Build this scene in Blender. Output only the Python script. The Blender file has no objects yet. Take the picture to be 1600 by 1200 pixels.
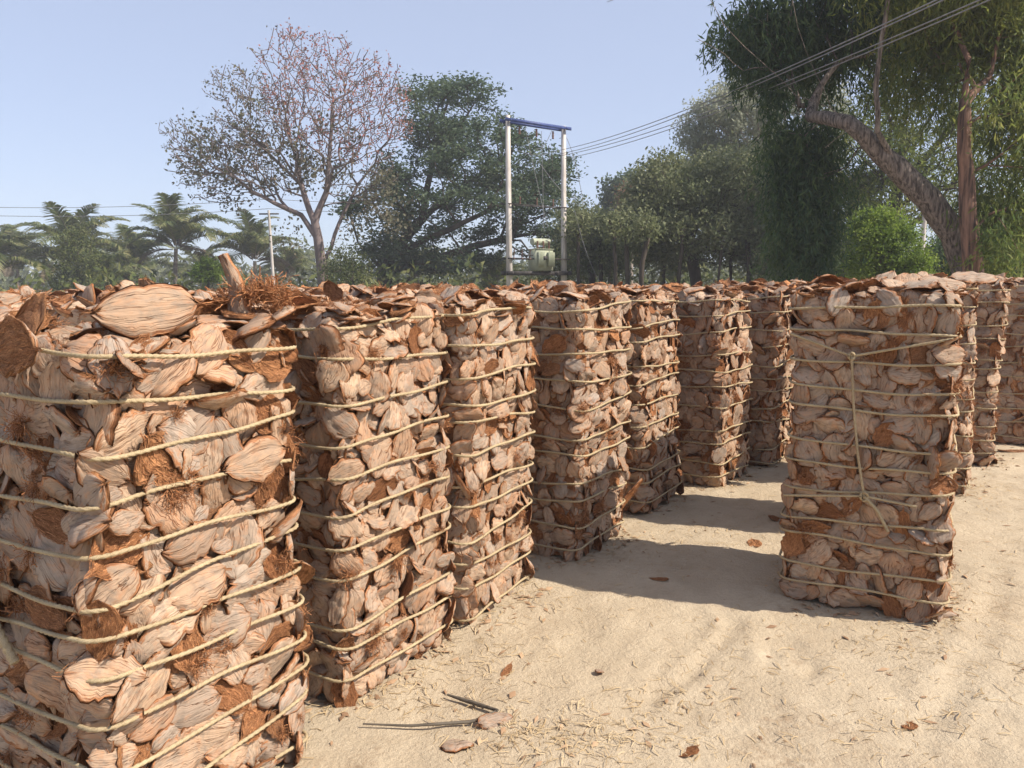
import bpy, math, random
import numpy as np
from mathutils import Vector, Matrix, Euler

SC = bpy.context.scene
COL = SC.collection
R = math.radians

# ------------------------------------------------------------------ camera
FPX = 1186.0                                   # focal length in pixels of a 1600 px wide picture
PITCH, ROLL, CAM_H = 7.45, -0.6, 1.62
cam_data = bpy.data.cameras.new('camera')
cam = bpy.data.objects.new('camera', cam_data)
COL.objects.link(cam)
cam_data.sensor_width = 36.0
cam_data.lens = 36.0 * FPX / 1600.0
cam_data.clip_start, cam_data.clip_end = 0.05, 2000.0
cam_rot = Matrix.Rotation(R(90 - PITCH), 3, 'X') @ Matrix.Rotation(R(ROLL), 3, 'Z')
cam.matrix_world = Matrix.Translation((0, 0, CAM_H)) @ cam_rot.to_4x4()
SC.camera = cam

# ------------------------------------------------------------------ sky, sun, exposure
SUN_EL, SUN_DIR = 44.0, (0.955, -0.295)        # horizontal direction towards the sun
HAZE = .0016
SUN_STRENGTH, SKY_STRENGTH, EXPOSURE = 5.0, 0.15, 0.56
world = bpy.data.worlds.new('World'); SC.world = world; world.use_nodes = True
wn = world.node_tree
sky = wn.nodes.new('ShaderNodeTexSky'); sky.sky_type = 'NISHITA'; sky.sun_disc = False
sky.sun_elevation = R(SUN_EL)
sky.sun_rotation = math.atan2(SUN_DIR[0], SUN_DIR[1])
sky.air_density, sky.dust_density, sky.ozone_density, sky.altitude = .8, 1.2, 2.0, 0
bg = wn.nodes['Background']; bg.inputs[1].default_value = SKY_STRENGTH
veil = wn.nodes.new('ShaderNodeMix'); veil.data_type = 'RGBA'        # even milky veil over the whole sky
veil.inputs[0].default_value = .60; veil.inputs[7].default_value = (2.80, 3.05, 3.85, 1)
wn.links.new(sky.outputs[0], veil.inputs[6]); wn.links.new(veil.outputs[2], bg.inputs[0])
sun_data = bpy.data.lights.new('sun', 'SUN'); sun_data.energy = SUN_STRENGTH
sun_data.angle = R(0.53); sun_data.color = (1.0, 0.905, 0.78)
sun = bpy.data.objects.new('sun', sun_data); COL.objects.link(sun)
sd = Vector((SUN_DIR[0] * math.cos(R(SUN_EL)), SUN_DIR[1] * math.cos(R(SUN_EL)), math.sin(R(SUN_EL))))
sun.rotation_euler = sd.to_track_quat('Z', 'Y').to_euler(); sun.location = (8, -3, 10)
SC.cycles.max_bounces = 6; SC.cycles.diffuse_bounces = 3; SC.cycles.volume_bounces = 0; SC.cycles.transparent_max_bounces = 4
SC.cycles.use_adaptive_sampling = True; SC.cycles.adaptive_threshold = .02
vs = SC.view_settings
vs.view_transform = 'Standard'; vs.look = 'None'; vs.exposure = EXPOSURE; vs.gamma = 1.0; vs.use_curve_mapping = False

# ------------------------------------------------------------------ helpers
def at(u, v, y):
    """world point seen at photo pixel (u, v) that lies y metres ahead"""
    d = cam_rot @ Vector(((u - 800) / FPX, (600 - v) / FPX, -1))
    return Vector((0, 0, CAM_H)) + d * (y / d.y)

def on_ground(u, v):
    d = cam_rot @ Vector(((u - 800) / FPX, (600 - v) / FPX, -1))
    return Vector((0, 0, CAM_H)) + d * (-CAM_H / d.z)

def px(y):
    return y / FPX                              # metres per photo pixel at that depth

def tag(o, label=None, cat=None, group=None, kind=None):
    if label: o['label'] = label
    if cat: o['category'] = cat
    if group: o['group'] = group
    if kind: o['kind'] = kind
    return o

def empty(name, loc, rz=0.0):
    o = bpy.data.objects.new(name, None); COL.objects.link(o)
    o.location = loc; o.rotation_euler = (0, 0, rz); o.empty_display_size = 0.1
    return o

def make_mesh(name, V, faces, mats, midx=None, uv=None, smooth=True):
    """faces: int array (n,4) or (n,3) or list of such arrays"""
    V = np.asarray(V, dtype=np.float32)
    if not isinstance(faces, list): faces = [faces]
    faces = [np.asarray(f, dtype=np.int32) for f in faces if len(f)]
    me = bpy.data.meshes.new(name)
    idx = np.concatenate([f.ravel() for f in faces])
    tot = np.concatenate([np.full(len(f), f.shape[1], np.int32) for f in faces])
    start = np.concatenate([[0], np.cumsum(tot)[:-1]]).astype(np.int32)
    me.vertices.add(len(V)); me.vertices.foreach_set('co', V.ravel())
    me.loops.add(len(idx)); me.loops.foreach_set('vertex_index', idx)
    me.polygons.add(len(tot)); me.polygons.foreach_set('loop_start', start)
    me.polygons.foreach_set('loop_total', tot)
    if smooth: me.polygons.foreach_set('use_smooth', np.ones(len(tot), bool))
    for m in mats: me.materials.append(m)
    if midx is not None: me.polygons.foreach_set('material_index', np.asarray(midx, np.int32))
    if uv is not None:
        l = me.uv_layers.new(name='husk_uv')
        l.data.foreach_set('uv', np.asarray(uv, np.float32)[idx].ravel())
    me.update(calc_edges=True); me.validate()
    return me

def link(name, me, parent=None):
    o = bpy.data.objects.new(name, me); COL.objects.link(o)
    if parent is not None: o.parent = parent
    return o

def _h(ix, iy, seed):
    n = (ix.astype(np.int64) * 374761393 + iy.astype(np.int64) * 668265263 + seed * 974711) & 0x7fffffff
    n = ((n ^ (n >> 13)) * 1274126177) & 0x7fffffff
    n = n ^ (n >> 16)
    return (n & 0xffff) / 32767.5 - 1.0

def vnoise(x, y, seed=0):
    x, y = np.asarray(x, float), np.asarray(y, float)
    ix, iy = np.floor(x), np.floor(y); fx, fy = x - ix, y - iy
    fx = fx * fx * (3 - 2 * fx); fy = fy * fy * (3 - 2 * fy)
    a, b = _h(ix, iy, seed), _h(ix + 1, iy, seed)
    c, d = _h(ix, iy + 1, seed), _h(ix + 1, iy + 1, seed)
    return (a * (1 - fx) + b * fx) * (1 - fy) + (c * (1 - fx) + d * fx) * fy

def fbm(x, y, seed=0, oct=4):
    s, a, t = 0, 1.0, 0
    for k in range(oct):
        s = s + a * vnoise(x * 2 ** k, y * 2 ** k, seed + k * 17); t += a; a *= 0.5
    return s / t

class Geo:
    """collects pieces of geometry into one mesh"""
    def __init__(self): self.V, self.F, self.M, self.n = [], {3: [], 4: []}, {3: [], 4: []}, 0
    def add(self, V, F, m=0):
        V = np.asarray(V, float); F = np.asarray(F, np.int64)
        self.V.append(V); self.F[F.shape[1]].append(F + self.n); self.M[F.shape[1]].append(np.full(len(F), m)); self.n += len(V)
    def box(self, c, s, rz=0.0, m=0, mat=None):
        x, y, z = np.array(s) / 2
        V = np.array([(-x,-y,-z),(x,-y,-z),(x,y,-z),(-x,y,-z),(-x,-y,z),(x,-y,z),(x,y,z),(-x,y,z)])
        if mat is not None: V = V @ np.array(mat).T
        ca, sa = math.cos(rz), math.sin(rz)
        V = np.stack([V[:,0]*ca - V[:,1]*sa, V[:,0]*sa + V[:,1]*ca, V[:,2]], 1) + np.array(c)
        self.add(V, [(0,3,2,1),(4,5,6,7),(0,1,5,4),(1,2,6,5),(2,3,7,6),(3,0,4,7)], m)
    def tube(self, path, rad, sides=6, m=0, cap=True, lobes=0, twist=0.0):
        P = np.asarray(path, float); n = len(P)
        rad = np.full(n, rad) if np.isscalar(rad) else np.asarray(rad, float)
        T = np.gradient(P, axis=0); T /= np.linalg.norm(T, axis=1)[:, None] + 1e-12
        ref = np.array((0, 0, 1.0)) if abs(T[:, 2]).mean() < 0.75 else np.array((1.0, 0.15, 0))
        A = np.cross(T, ref); A /= np.linalg.norm(A, axis=1)[:, None] + 1e-12
        B = np.cross(T, A)
        th = np.arange(sides) * 2 * math.pi / sides
        if lobes:
            L = np.concatenate([[0], np.cumsum(np.linalg.norm(np.diff(P, axis=0), axis=1))])
            ph = th[None, :] + 0 * L[:, None]
            rr = rad[:, None] * (0.62 + 0.50 * np.abs(np.sin(lobes / 2 * (ph - twist * L[:, None]))) ** .8)
        else:
            ph = np.repeat(th[None, :], n, 0); rr = np.repeat(rad[:, None], sides, 1)
        V = P[:, None, :] + rr[..., None] * (np.cos(ph)[..., None] * A[:, None, :] + np.sin(ph)[..., None] * B[:, None, :])
        i = np.arange(n - 1)[:, None] * sides; j = np.arange(sides)[None, :]; j2 = (j + 1) % sides
        F = np.stack([i + j, i + j2, i + sides + j2, i + sides + j], -1).reshape(-1, 4)
        self.add(V.reshape(-1, 3), F, m)
        if cap:
            self.add(np.concatenate([V[0], [P[0]]]), [(sides, (k + 1) % sides, k) for k in range(sides)], m)
            self.add(np.concatenate([V[-1], [P[-1]]]), [(sides, k, (k + 1) % sides) for k in range(sides)], m)
    def mesh(self, name, mats, smooth=True):
        fs = [np.concatenate(self.F[k]) for k in (3, 4) if self.F[k]]
        ms = np.concatenate([np.concatenate(self.M[k]) for k in (3, 4) if self.F[k]])
        return make_mesh(name, np.concatenate(self.V), fs, mats, ms, smooth=smooth)
    def build(self, name, mats, parent=None, smooth=True):
        if not isinstance(mats, (list, tuple)): mats = [mats]
        return link(name, self.mesh(name, mats, smooth), parent)

# ------------------------------------------------------------------ materials
class NT:
    def __init__(self, name):
        self.m = bpy.data.materials.new(name); self.m.use_nodes = True
        self.t = self.m.node_tree; self.b = self.t.nodes['Principled BSDF']; self.out = self.t.nodes['Material Output']
    def n(self, typ, **kw):
        nd = self.t.nodes.new(typ)
        for k, v in kw.items(): setattr(nd, k, v)
        return nd
    def l(self, a, b): self.t.links.new(a, b)
    def set(self, sock, v):
        if hasattr(v, 'is_linked') or isinstance(v, bpy.types.NodeSocket): self.l(v, sock)
        else: sock.default_value = v
    def math(self, op, a, b=0.0, c=None):
        nd = self.n('ShaderNodeMath', operation=op); self.set(nd.inputs[0], a); self.set(nd.inputs[1], b)
        if c is not None: self.set(nd.inputs[2], c)
        return nd.outputs[0]
    def noise(self, vec, scale, detail=4, rough=0.55, dist=0.0):
        nd = self.n('ShaderNodeTexNoise'); self.l(vec, nd.inputs['Vector'])
        nd.inputs['Scale'].default_value = scale; nd.inputs['Detail'].default_value = detail
        nd.inputs['Roughness'].default_value = rough; nd.inputs['Distortion'].default_value = dist
        return nd.outputs['Fac']
    def ramp(self, fac, stops, interp='LINEAR'):
        nd = self.n('ShaderNodeValToRGB'); cr = nd.color_ramp; cr.interpolation = interp
        while len(cr.elements) < len(stops): cr.elements.new(0.5)
        for e, (p, c) in zip(cr.elements, stops):
            e.position = p; e.color = (*c, 1.0) if len(c) == 3 else c
        self.l(fac, nd.inputs[0]); return nd.outputs[0]
    def mix(self, fac, a, b, mode='MIX'):
        nd = self.n('ShaderNodeMix', data_type='RGBA', blend_type=mode)
        self.set(nd.inputs[0], fac)
        for s, v in ((nd.inputs[6], a), (nd.inputs[7], b)):
            if isinstance(v, tuple): s.default_value = (*v, 1.0)
            else: self.l(v, s)
        return nd.outputs[2]
    def scale(self, vec, s):
        nd = self.n('ShaderNodeMapping'); self.l(vec, nd.inputs[0]); nd.inputs['Scale'].default_value = s
        return nd.outputs[0]
    def bump(self, h, strength, dist):
        nd = self.n('ShaderNodeBump'); self.l(h, nd.inputs['Height'])
        nd.inputs['Strength'].default_value = strength; nd.inputs['Distance'].default_value = dist
        self.l(nd.outputs[0], self.b.inputs['Normal']); return nd
    def color(self, c): self.set(self.b.inputs['Base Color'], (*c, 1.0) if isinstance(c, tuple) else c)
    def rough(self, r, spec=0.3): self.b.inputs['Roughness'].default_value = r; self.b.inputs['Specular IOR Level'].default_value = spec

def husk_rnd(t):
    oi = t.n('ShaderNodeObjectInfo'); ge = t.n('ShaderNodeNewGeometry')
    s = t.math('ADD', t.math('MULTIPLY', oi.outputs['Random'], 7.31), ge.outputs['Random Per Island'])
    return t.math('FRACT', s)

def husk_vec(t, rnd, su, sv):
    uv = t.n('ShaderNodeUVMap'); uv.uv_map = 'husk_uv'
    m = t.n('ShaderNodeMapping'); t.l(uv.outputs[0], m.inputs[0]); m.inputs['Scale'].default_value = (su, sv, 1)
    c = t.n('ShaderNodeCombineXYZ'); t.l(t.math('MULTIPLY', rnd, 37.0), c.inputs[2])
    t.l(t.math('MULTIPLY', rnd, 91.0), c.inputs[0])
    a = t.n('ShaderNodeVectorMath', operation='ADD'); t.l(m.outputs[0], a.inputs[0]); t.l(c.outputs[0], a.inputs[1])
    return a.outputs[0]

def mat_skin():
    t = NT('coconut_husk_skin'); r = husk_rnd(t)
    base = t.ramp(r, [(0.0, (.425,.29,.195)), (.14, (.52,.38,.265)), (.28, (.34,.26,.20)), (.42, (.455,.31,.205)), (.54, (.295,.205,.145)),
                      (.66, (.41,.335,.265)), (.76, (.42,.245,.148)), (.88, (.50,.355,.24)), (1, (.35,.29,.24))])
    streak = t.noise(husk_vec(t, r, 1.1, 11), 1.0, 4, .6, .5)
    c1 = t.mix(1.0, base, t.ramp(streak, [(.25, (.80,.75,.70)), (.45, (1,1,1)), (.75, (1.06,1.05,1.04))]), 'MULTIPLY')
    blot = t.noise(husk_vec(t, r, 1.6, 1.4), 1.4, 5, .68, .3)
    c2 = t.mix(t.ramp(blot, [(.46, (0,0,0)), (.66, (.8,.8,.8))]), c1, (.25,.20,.155))
    orange = t.noise(husk_vec(t, r, 1.3, 1.0), 1.5, 5, .7, .4)
    c3 = t.mix(t.ramp(orange, [(.50, (0,0,0)), (.70, (.7,.7,.7))]), c2, (.46,.235,.12))
    crack = t.noise(husk_vec(t, r, .55, 3.2), 1.0, 3, .5, .9)
    cr = t.math('ABSOLUTE', t.math('SUBTRACT', crack, .5))
    crm = t.ramp(cr, [(0.0, (.24,.14,.09)), (.010, (.52,.37,.27)), (.026, (1,1,1))])
    c4 = t.mix(t.ramp(t.noise(husk_vec(t, r, 1.0, 1.3), 1.3, 2, .5), [(.46, (0,0,0)), (.62, (.85,.85,.85))]), c3, crm, 'MULTIPLY')
    uvn = t.n('ShaderNodeUVMap'); uvn.uv_map = 'husk_uv'; sx = t.n('ShaderNodeSeparateXYZ'); t.l(uvn.outputs[0], sx.inputs[0])
    au, av = t.math('ABSOLUTE', sx.outputs[0]), t.math('ABSOLUTE', sx.outputs[1])
    edge = t.math('MAXIMUM', t.math('MULTIPLY', au, .97), av)
    tear = t.math('ADD', edge, t.math('MULTIPLY', t.math('SUBTRACT', t.noise(husk_vec(t, r, 2.2, 3.6), 1.6, 4, .65), .5), 1.1))
    fib = t.ramp(t.noise(husk_vec(t, r, 2.2, 24), 1.0, 3, .7, .8), [(.32, (.15,.065,.032)), (.52, (.37,.165,.075)), (.7, (.52,.26,.125))])
    c4 = t.mix(t.ramp(tear, [(.82, (0,0,0)), (1.0, (1,1,1))]), c4, fib)
    t.color(c4); t.rough(.72, .22)
    hgt = t.math('ADD', t.math('MULTIPLY', streak, .8), t.math('MULTIPLY', t.ramp(cr, [(0, (0,0,0)), (.03, (1,1,1))]), .5))
    t.bump(hgt, .75, .006)
    return t.m

def mat_fibre():
    t = NT('coconut_fibre'); r = husk_rnd(t)
    base = t.ramp(r, [(0, (.44,.19,.085)), (.25, (.56,.27,.125)), (.45, (.28,.125,.06)), (.65, (.48,.215,.095)), (.85, (.62,.31,.145)), (1, (.40,.22,.125))])
    st = t.noise(husk_vec(t, r, 3.0, 26), 1.0, 6, .75, 1.6)
    c = t.mix(1.0, base, t.ramp(st, [(.32, (.25,.20,.17)), (.50, (.95,.95,.95)), (.70, (1.45,1.4,1.3))]), 'MULTIPLY')
    lump = t.noise(husk_vec(t, r, 2.0, 2.5), 1.5, 4, .6, .5)
    c = t.mix(1.0, c, t.ramp(lump, [(.35, (.5,.45,.42)), (.6, (1.1,1.1,1.1))]), 'MULTIPLY')
    t.color(c); t.rough(.85, .15); t.bump(st, 1.0, .008)
    return t.m

def mat_plain(name, c1, c2, scale, rough=.8, bumpd=.01, stretch=(1,1,1), spec=.25, detail=5):
    t = NT(name); tc = t.n('ShaderNodeTexCoord'); v = t.scale(tc.outputs['Object'], stretch)
    n = t.noise(v, scale, detail, .6, .3)
    t.color(t.ramp(n, [(.36, c1), (.64, c2)])); t.rough(rough, spec)
    if bumpd: t.bump(n, .6, bumpd)
    return t.m

def mat_rope():
    t = NT('coir_rope'); tc = t.n('ShaderNodeTexCoord')
    n = t.noise(tc.outputs['Object'], 9, 4, .6); f = t.noise(tc.outputs['Object'], 350, 2, .6)
    c = t.mix(1.0, t.ramp(n, [(.3, (.33,.25,.145)), (.7, (.47,.375,.225))]), t.ramp(f, [(.3, (.7,.7,.7)), (.6, (1.08,1.08,1.08))]), 'MULTIPLY')
    t.color(c); t.rough(.7, .25); t.bump(f, .5, .002)
    return t.m

def mat_leaf(name, cols, transl=.35, rough=.6, spec=.25):
    t = NT(name); ge = t.n('ShaderNodeNewGeometry'); tc = t.n('ShaderNodeTexCoord')
    n = t.noise(tc.outputs['Object'], .55, 2, .5)
    f = t.math('ADD', t.math('MULTIPLY', ge.outputs['Random Per Island'], .65), t.math('MULTIPLY', t.math('SUBTRACT', n, .5), 1.3))
    f = t.math('ADD', f, .17)
    k = len(cols); c = t.ramp(f, [(i / (k - 1), cc) for i, cc in enumerate(cols)])
    t.color(c); t.rough(rough, spec)
    tr = t.n('ShaderNodeBsdfTranslucent'); t.l(c, tr.inputs[0])
    mx = t.n('ShaderNodeMixShader'); mx.inputs[0].default_value = transl
    t.l(t.b.outputs[0], mx.inputs[1]); t.l(tr.outputs[0], mx.inputs[2]); t.l(mx.outputs[0], t.out.inputs[0])
    return t.m

def mat_ground():
    t = NT('sandy_soil'); tc = t.n('ShaderNodeTexCoord'); v = tc.outputs['Object']
    big = t.noise(v, .55, 4, .6, .4); mid = t.noise(v, 3.5, 5, .65, .5); fine = t.noise(v, 42, 5, .7); grit = t.noise(v, 190, 2, .6)
    c = t.ramp(mid, [(.28, (.40,.32,.22)), (.50, (.465,.38,.268)), (.75, (.51,.425,.305))])
    c = t.mix(t.ramp(big, [(.40, (0,0,0)), (.68, (.6,.6,.6))]), c, (.42,.34,.235))
    c = t.mix(t.ramp(fine, [(.60, (0,0,0)), (.76, (.6,.6,.6))]), c, (.29,.20,.125))
    patch = t.math('MULTIPLY', t.ramp(t.noise(v, 1.3, 4, .7, .8), [(.54, (0,0,0)), (.70, (1,1,1))]), t.ramp(t.noise(v, 24, 4, .7), [(.42, (0,0,0)), (.62, (.8,.8,.8))]))
    c = t.mix(patch, c, (.31,.225,.145))
    c = t.mix(1.0, c, t.ramp(grit, [(.3, (.88,.88,.88)), (.6, (1.05,1.05,1.05))]), 'MULTIPLY')
    far = t.noise(v, .08, 3, .5)
    sep = t.n('ShaderNodeSeparateXYZ'); t.l(v, sep.inputs[0])
    veg = t.math('MULTIPLY', t.ramp(t.math('MULTIPLY', sep.outputs[1], .02), [(.30, (0,0,0)), (.42, (1,1,1))]), t.ramp(far, [(.3, (.6,.6,.6)), (.6, (1,1,1))]))
    c = t.mix(veg, c, (.12,.115,.045))
    t.color(c); t.rough(.92, .15)
    h = t.math('ADD', t.math('MULTIPLY', mid, .6), t.math('ADD', t.math('MULTIPLY', fine, .5), t.math('MULTIPLY', grit, .12)))
    t.bump(h, .8, .030)
    return t.m

M_SKIN, M_FIBRE, M_ROPE, M_GROUND = mat_skin(), mat_fibre(), mat_rope(), mat_ground()
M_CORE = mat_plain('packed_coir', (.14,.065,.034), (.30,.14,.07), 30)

# ------------------------------------------------------------------ ground
def ground_height(x, y):
    near = np.exp(-((np.maximum(np.hypot(x - 1, y - 4) - 6, 0)) / 5) ** 2)
    h = .022 * fbm(x * .9, y * .9, 5, 3) + .010 * fbm(x * 4, y * 4, 9, 3) + .007 * fbm(x * 12, y * 12, 21, 2) - .012 * np.maximum(0, vnoise(x * 3.3 + 5, y * 2.6, 44) - .35)
    for (x0, y0, x1, y1, dpt, w, cv) in TRACKS:                         # wheel and drag marks
        dx, dy = x1 - x0, y1 - y0; L = math.hypot(dx, dy)
        s = ((x - x0) * dx + (y - y0) * dy) / L; d = ((x - x0) * dy - (y - y0) * dx) / L + cv * np.sin(math.pi * np.clip(s / L, 0, 1))
        m = np.clip(s / .25, 0, 1) * np.clip((L - s) / .25, 0, 1)
        prof = -np.exp(-(d / w) ** 2) + .55 * np.exp(-((np.abs(d) - 1.9 * w) / (.6 * w)) ** 2)
        h = h + .85 * m * dpt * prof * (.75 + .5 * vnoise(s * 9, d * 12, 3))
    return h * near
TRACKS = []
for (u0, v0, u1, v1, dpt, w, cv) in [(1150, 965, 985, 1110, .016, .035, .05), (1195, 985, 1190, 1060, .016, .03, .03), (1290, 1010, 1245, 1085, .014, .022, 0),
                                     (1060, 1020, 1010, 1130, .014, .03, -.04), (860, 985, 720, 1075, .010, .03, .03), (1130, 940, 1140, 1050, .014, .04, .03),
                                     (1300, 1100, 1290, 1150, .012, .02, 0), (1080, 1125, 1130, 1080, .012, .02, .02), (1560, 870, 1420, 1190, .010, .05, .06)]:
    a, b = on_ground(u0, v0), on_ground(u1, v1); TRACKS.append((a.x, a.y, b.x, b.y, dpt, w, cv))
def graded(lo, hi, step, far, k=1.35):
    c = list(np.arange(lo, hi + 1e-6, step)); s, x = step, c[0]
    left, right = [], []
    while x > -far: s *= k; x -= s; left.append(x)
    s, x = step, c[-1]
    while x < far: s *= k; x += s; right.append(x)
    return np.array(left[::-1] + c + right)
gx, gy = graded(-2.6, 5.6, .03, 160), graded(1.6, 8.4, .03, 160)
X, Y = np.meshgrid(gx, gy, indexing='ij')
Z = ground_height(X, Y)
i, j = np.meshgrid(np.arange(len(gx) - 1), np.arange(len(gy) - 1), indexing='ij')
q = i * len(gy) + j
gm = make_mesh('ground', np.stack([X, Y, Z], -1).reshape(-1, 3), np.stack([q, q + len(gy), q + len(gy) + 1, q + 1], -1).reshape(-1, 4), [M_GROUND])
tag(link('ground', gm), 'pale sandy ground littered with straw and husk scraps', 'ground', kind='structure')
def gz(x, y): return float(ground_height(np.array(x, float), np.array(y, float)))

# ------------------------------------------------------------------ husk shapes (shared meshes)
def husk_shape(seed, nu, nv, hairy=0, hi=True, fill=0.0):
    g = np.random.default_rng(seed)
    u = np.linspace(-1, 1, nu); v = np.linspace(-1, 1, nv)
    v = np.sign(v) * np.abs(v) ** .85
    U, Vv = np.meshgrid(u, v, indexing='ij')
    a, b = g.uniform(1.7, 3.2), g.uniform(.42, .80)
    sk = g.uniform(-.25, .25); Us = np.clip(U + sk * (1 - U ** 2), -1, 1)
    w = .5 * np.maximum(0, 1 - np.abs(Us) ** a) ** b + g.uniform(.03, .10)
    w = w * (1 + .10 * vnoise(U * 3.1 + 7, np.sign(Vv) * 3 + 5, seed) + (.09 * vnoise(U * 8 + 3, np.sign(Vv) * 3 + 1, seed + 4) if hi else 0))
    H = g.uniform(.17, .38); c = g.uniform(1.8, 3.6)
    x = .5 * U * (1 - .05 * Vv ** 2) + .02 * vnoise(U * 2, Vv * 3, seed + 1) + (.05 * U * np.abs(U) ** 3 * vnoise(Vv * 7, U * .5, seed + 6) if hi else 0)
    y = w * Vv + g.uniform(-.10, .10) * (U ** 2)
    z = H * (1 - np.abs(Vv) ** c) * (w / .5) ** .6
    z = z - g.uniform(.0, .22) * U ** 2 + g.uniform(-.08, .08) * U
    # flattened by pressing: clip against one or two tilted planes
    for k in range(g.integers(1, 3)):
        n1, n2 = g.uniform(-.35, .35), g.uniform(-.45, .45)
        pl = H * g.uniform(.50, .85) + n1 * x + n2 * y
        z = np.where(z > pl, pl + .18 * (z - pl), z)
    z = z + .055 * fbm(U * 1.6 + 3, Vv * 1.8 + 2, seed + 2, 3)
    for k in range(g.integers(2, 6) if hi else 1):                       # folds that run lengthwise
        vk, sl, sg, dp = g.uniform(-.8, .8), g.uniform(-.35, .35), g.uniform(.05, .12), g.uniform(.035, .11)
        z = z - dp * np.exp(-((Vv - vk - sl * U) / sg) ** 2) * (0.5 + .5 * np.abs(U))
    pinch = np.abs(U) ** 3
    z = z + pinch * .05 * np.sin(Vv * g.uniform(5, 10) + g.uniform(0, 6))
    if g.random() < .4:                                                  # a kink across
        uk = g.uniform(-.4, .4); z = z - g.uniform(.03, .09) * np.exp(-((U - uk - .25 * Vv) / .10) ** 2)
    tw = g.uniform(-.5, .5); ang = tw * U
    y, z = y * np.cos(ang) - z * np.sin(ang), y * np.sin(ang) + z * np.cos(ang)
    th = g.uniform(.10, .24) * (1 - .35 * Vv ** 2)
    zi = z - th - .03 * fbm(U * 3, Vv * 6, seed + 9, 3)
    if fill:
        rim = z.min() - .02
        zi = zi * (1 - fill) + fill * rim + .075 * fbm(U * 2.2, Vv * 4.5, seed + 31, 4) + .03 * vnoise(U * 4, Vv * 16, seed + 32)
    O = np.stack([x, y, z], -1).reshape(-1, 3)
    I = np.stack([x * 1.02, y * (1.07 if not fill else .95), zi], -1).reshape(-1, 3)
    i, j = np.meshgrid(np.arange(nu - 1), np.arange(nv - 1), indexing='ij'); q = (i * nv + j).ravel()
    Fo = np.stack([q, q + nv, q + nv + 1, q + 1], -1); N = nu * nv
    Fi = np.stack([q, q + 1, q + nv + 1, q + nv], -1) + N
    ring = [k * nv for k in range(nu)] + [(nu - 1) * nv + k for k in range(1, nv)] + [k * nv + nv - 1 for k in range(nu - 2, -1, -1)] + [k for k in range(nv - 2, 0, -1)]
    ring = np.array(ring); r2 = np.roll(ring, -1)
    Fr = np.stack([ring, ring + N, r2 + N, r2], -1)
    V = np.concatenate([O, I]); F = np.concatenate([Fo, Fi, Fr]); mi = np.concatenate([np.zeros(len(Fo)), np.ones(len(Fi) + len(Fr))])
    uvc = np.stack([U.ravel(), Vv.ravel()], -1); UV = np.concatenate([uvc, uvc * (1, 1.0) + (0, .35)])
    if hairy:                                                            # loose coir threads on the inner side and at the ends
        Vs, Fs, Us2, n0 = [], [], [], len(V)
        for k in range(hairy):
            iu = g.uniform(-1, .7); ln = g.uniform(.25, .8); vv = g.uniform(-.95, .95); m = 5
            uu = iu + np.linspace(0, ln, m)
            vv2 = vv + np.cumsum(g.normal(0, .07, m))
            uc = np.clip(uu, -1, 1); vc = np.clip(vv2, -1, 1)
            fi = np.clip(((uc + 1) / 2 * (nu - 1)).astype(int), 0, nu - 1); fj = np.clip(((vc + 1) / 2 * (nv - 1)).astype(int), 0, nv - 1)
            p = I[fi * nv + fj].copy(); p[:, 0] = .5 * uu
            p[:, 2] += -np.abs(g.normal(.015, .02)) - np.linspace(0, 1, m) ** 2 * abs(g.normal(0, .06))
            p[:, 1] += g.normal(0, .02, m); p += g.normal(0, .008, p.shape)
            wv = np.array((0, .006, .003)) * g.uniform(.6, 1.4)
            Vs.append(np.concatenate([p - wv, p + wv])); kk = np.arange(m - 1)
            Fs.append(np.stack([kk, kk + 1, kk + m + 1, kk + m], -1) + n0); n0 += 2 * m
            Us2.append(np.stack([np.tile(uu, 2), np.tile(vv2, 2)], -1))
        V = np.concatenate([V] + Vs); F = np.concatenate([F] + Fs); mi = np.concatenate([mi, np.ones(len(F) - len(mi))]); UV = np.concatenate([UV] + Us2)
    return V, F, mi, UV

NPROTO = 30
HI, LO, MID = [], [], []
for k in range(NPROTO):
    V, F, mi, UV = husk_shape(100 + k, 19, 13, hairy=80 if k % 3 == 0 else 30)
    HI.append(make_mesh('husk', V, F, [M_SKIN, M_FIBRE], mi, UV))
    LO.append(husk_shape(100 + k, 7, 5, hi=False)); MID.append(husk_shape(100 + k, 10, 8, hairy=8))
INNER = []                                                               # husks that lie with the torn fibrous side outwards
for k in range(12):
    V, F, mi, UV = husk_shape(400 + k, 19, 15, hairy=190, fill=.42)
    INNER.append(make_mesh('husk', V, F, [M_SKIN, M_FIBRE], mi, UV))
def husk_mesh(k): return HI[k] if k < NPROTO else INNER[(k - NPROTO) % 12]

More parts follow.
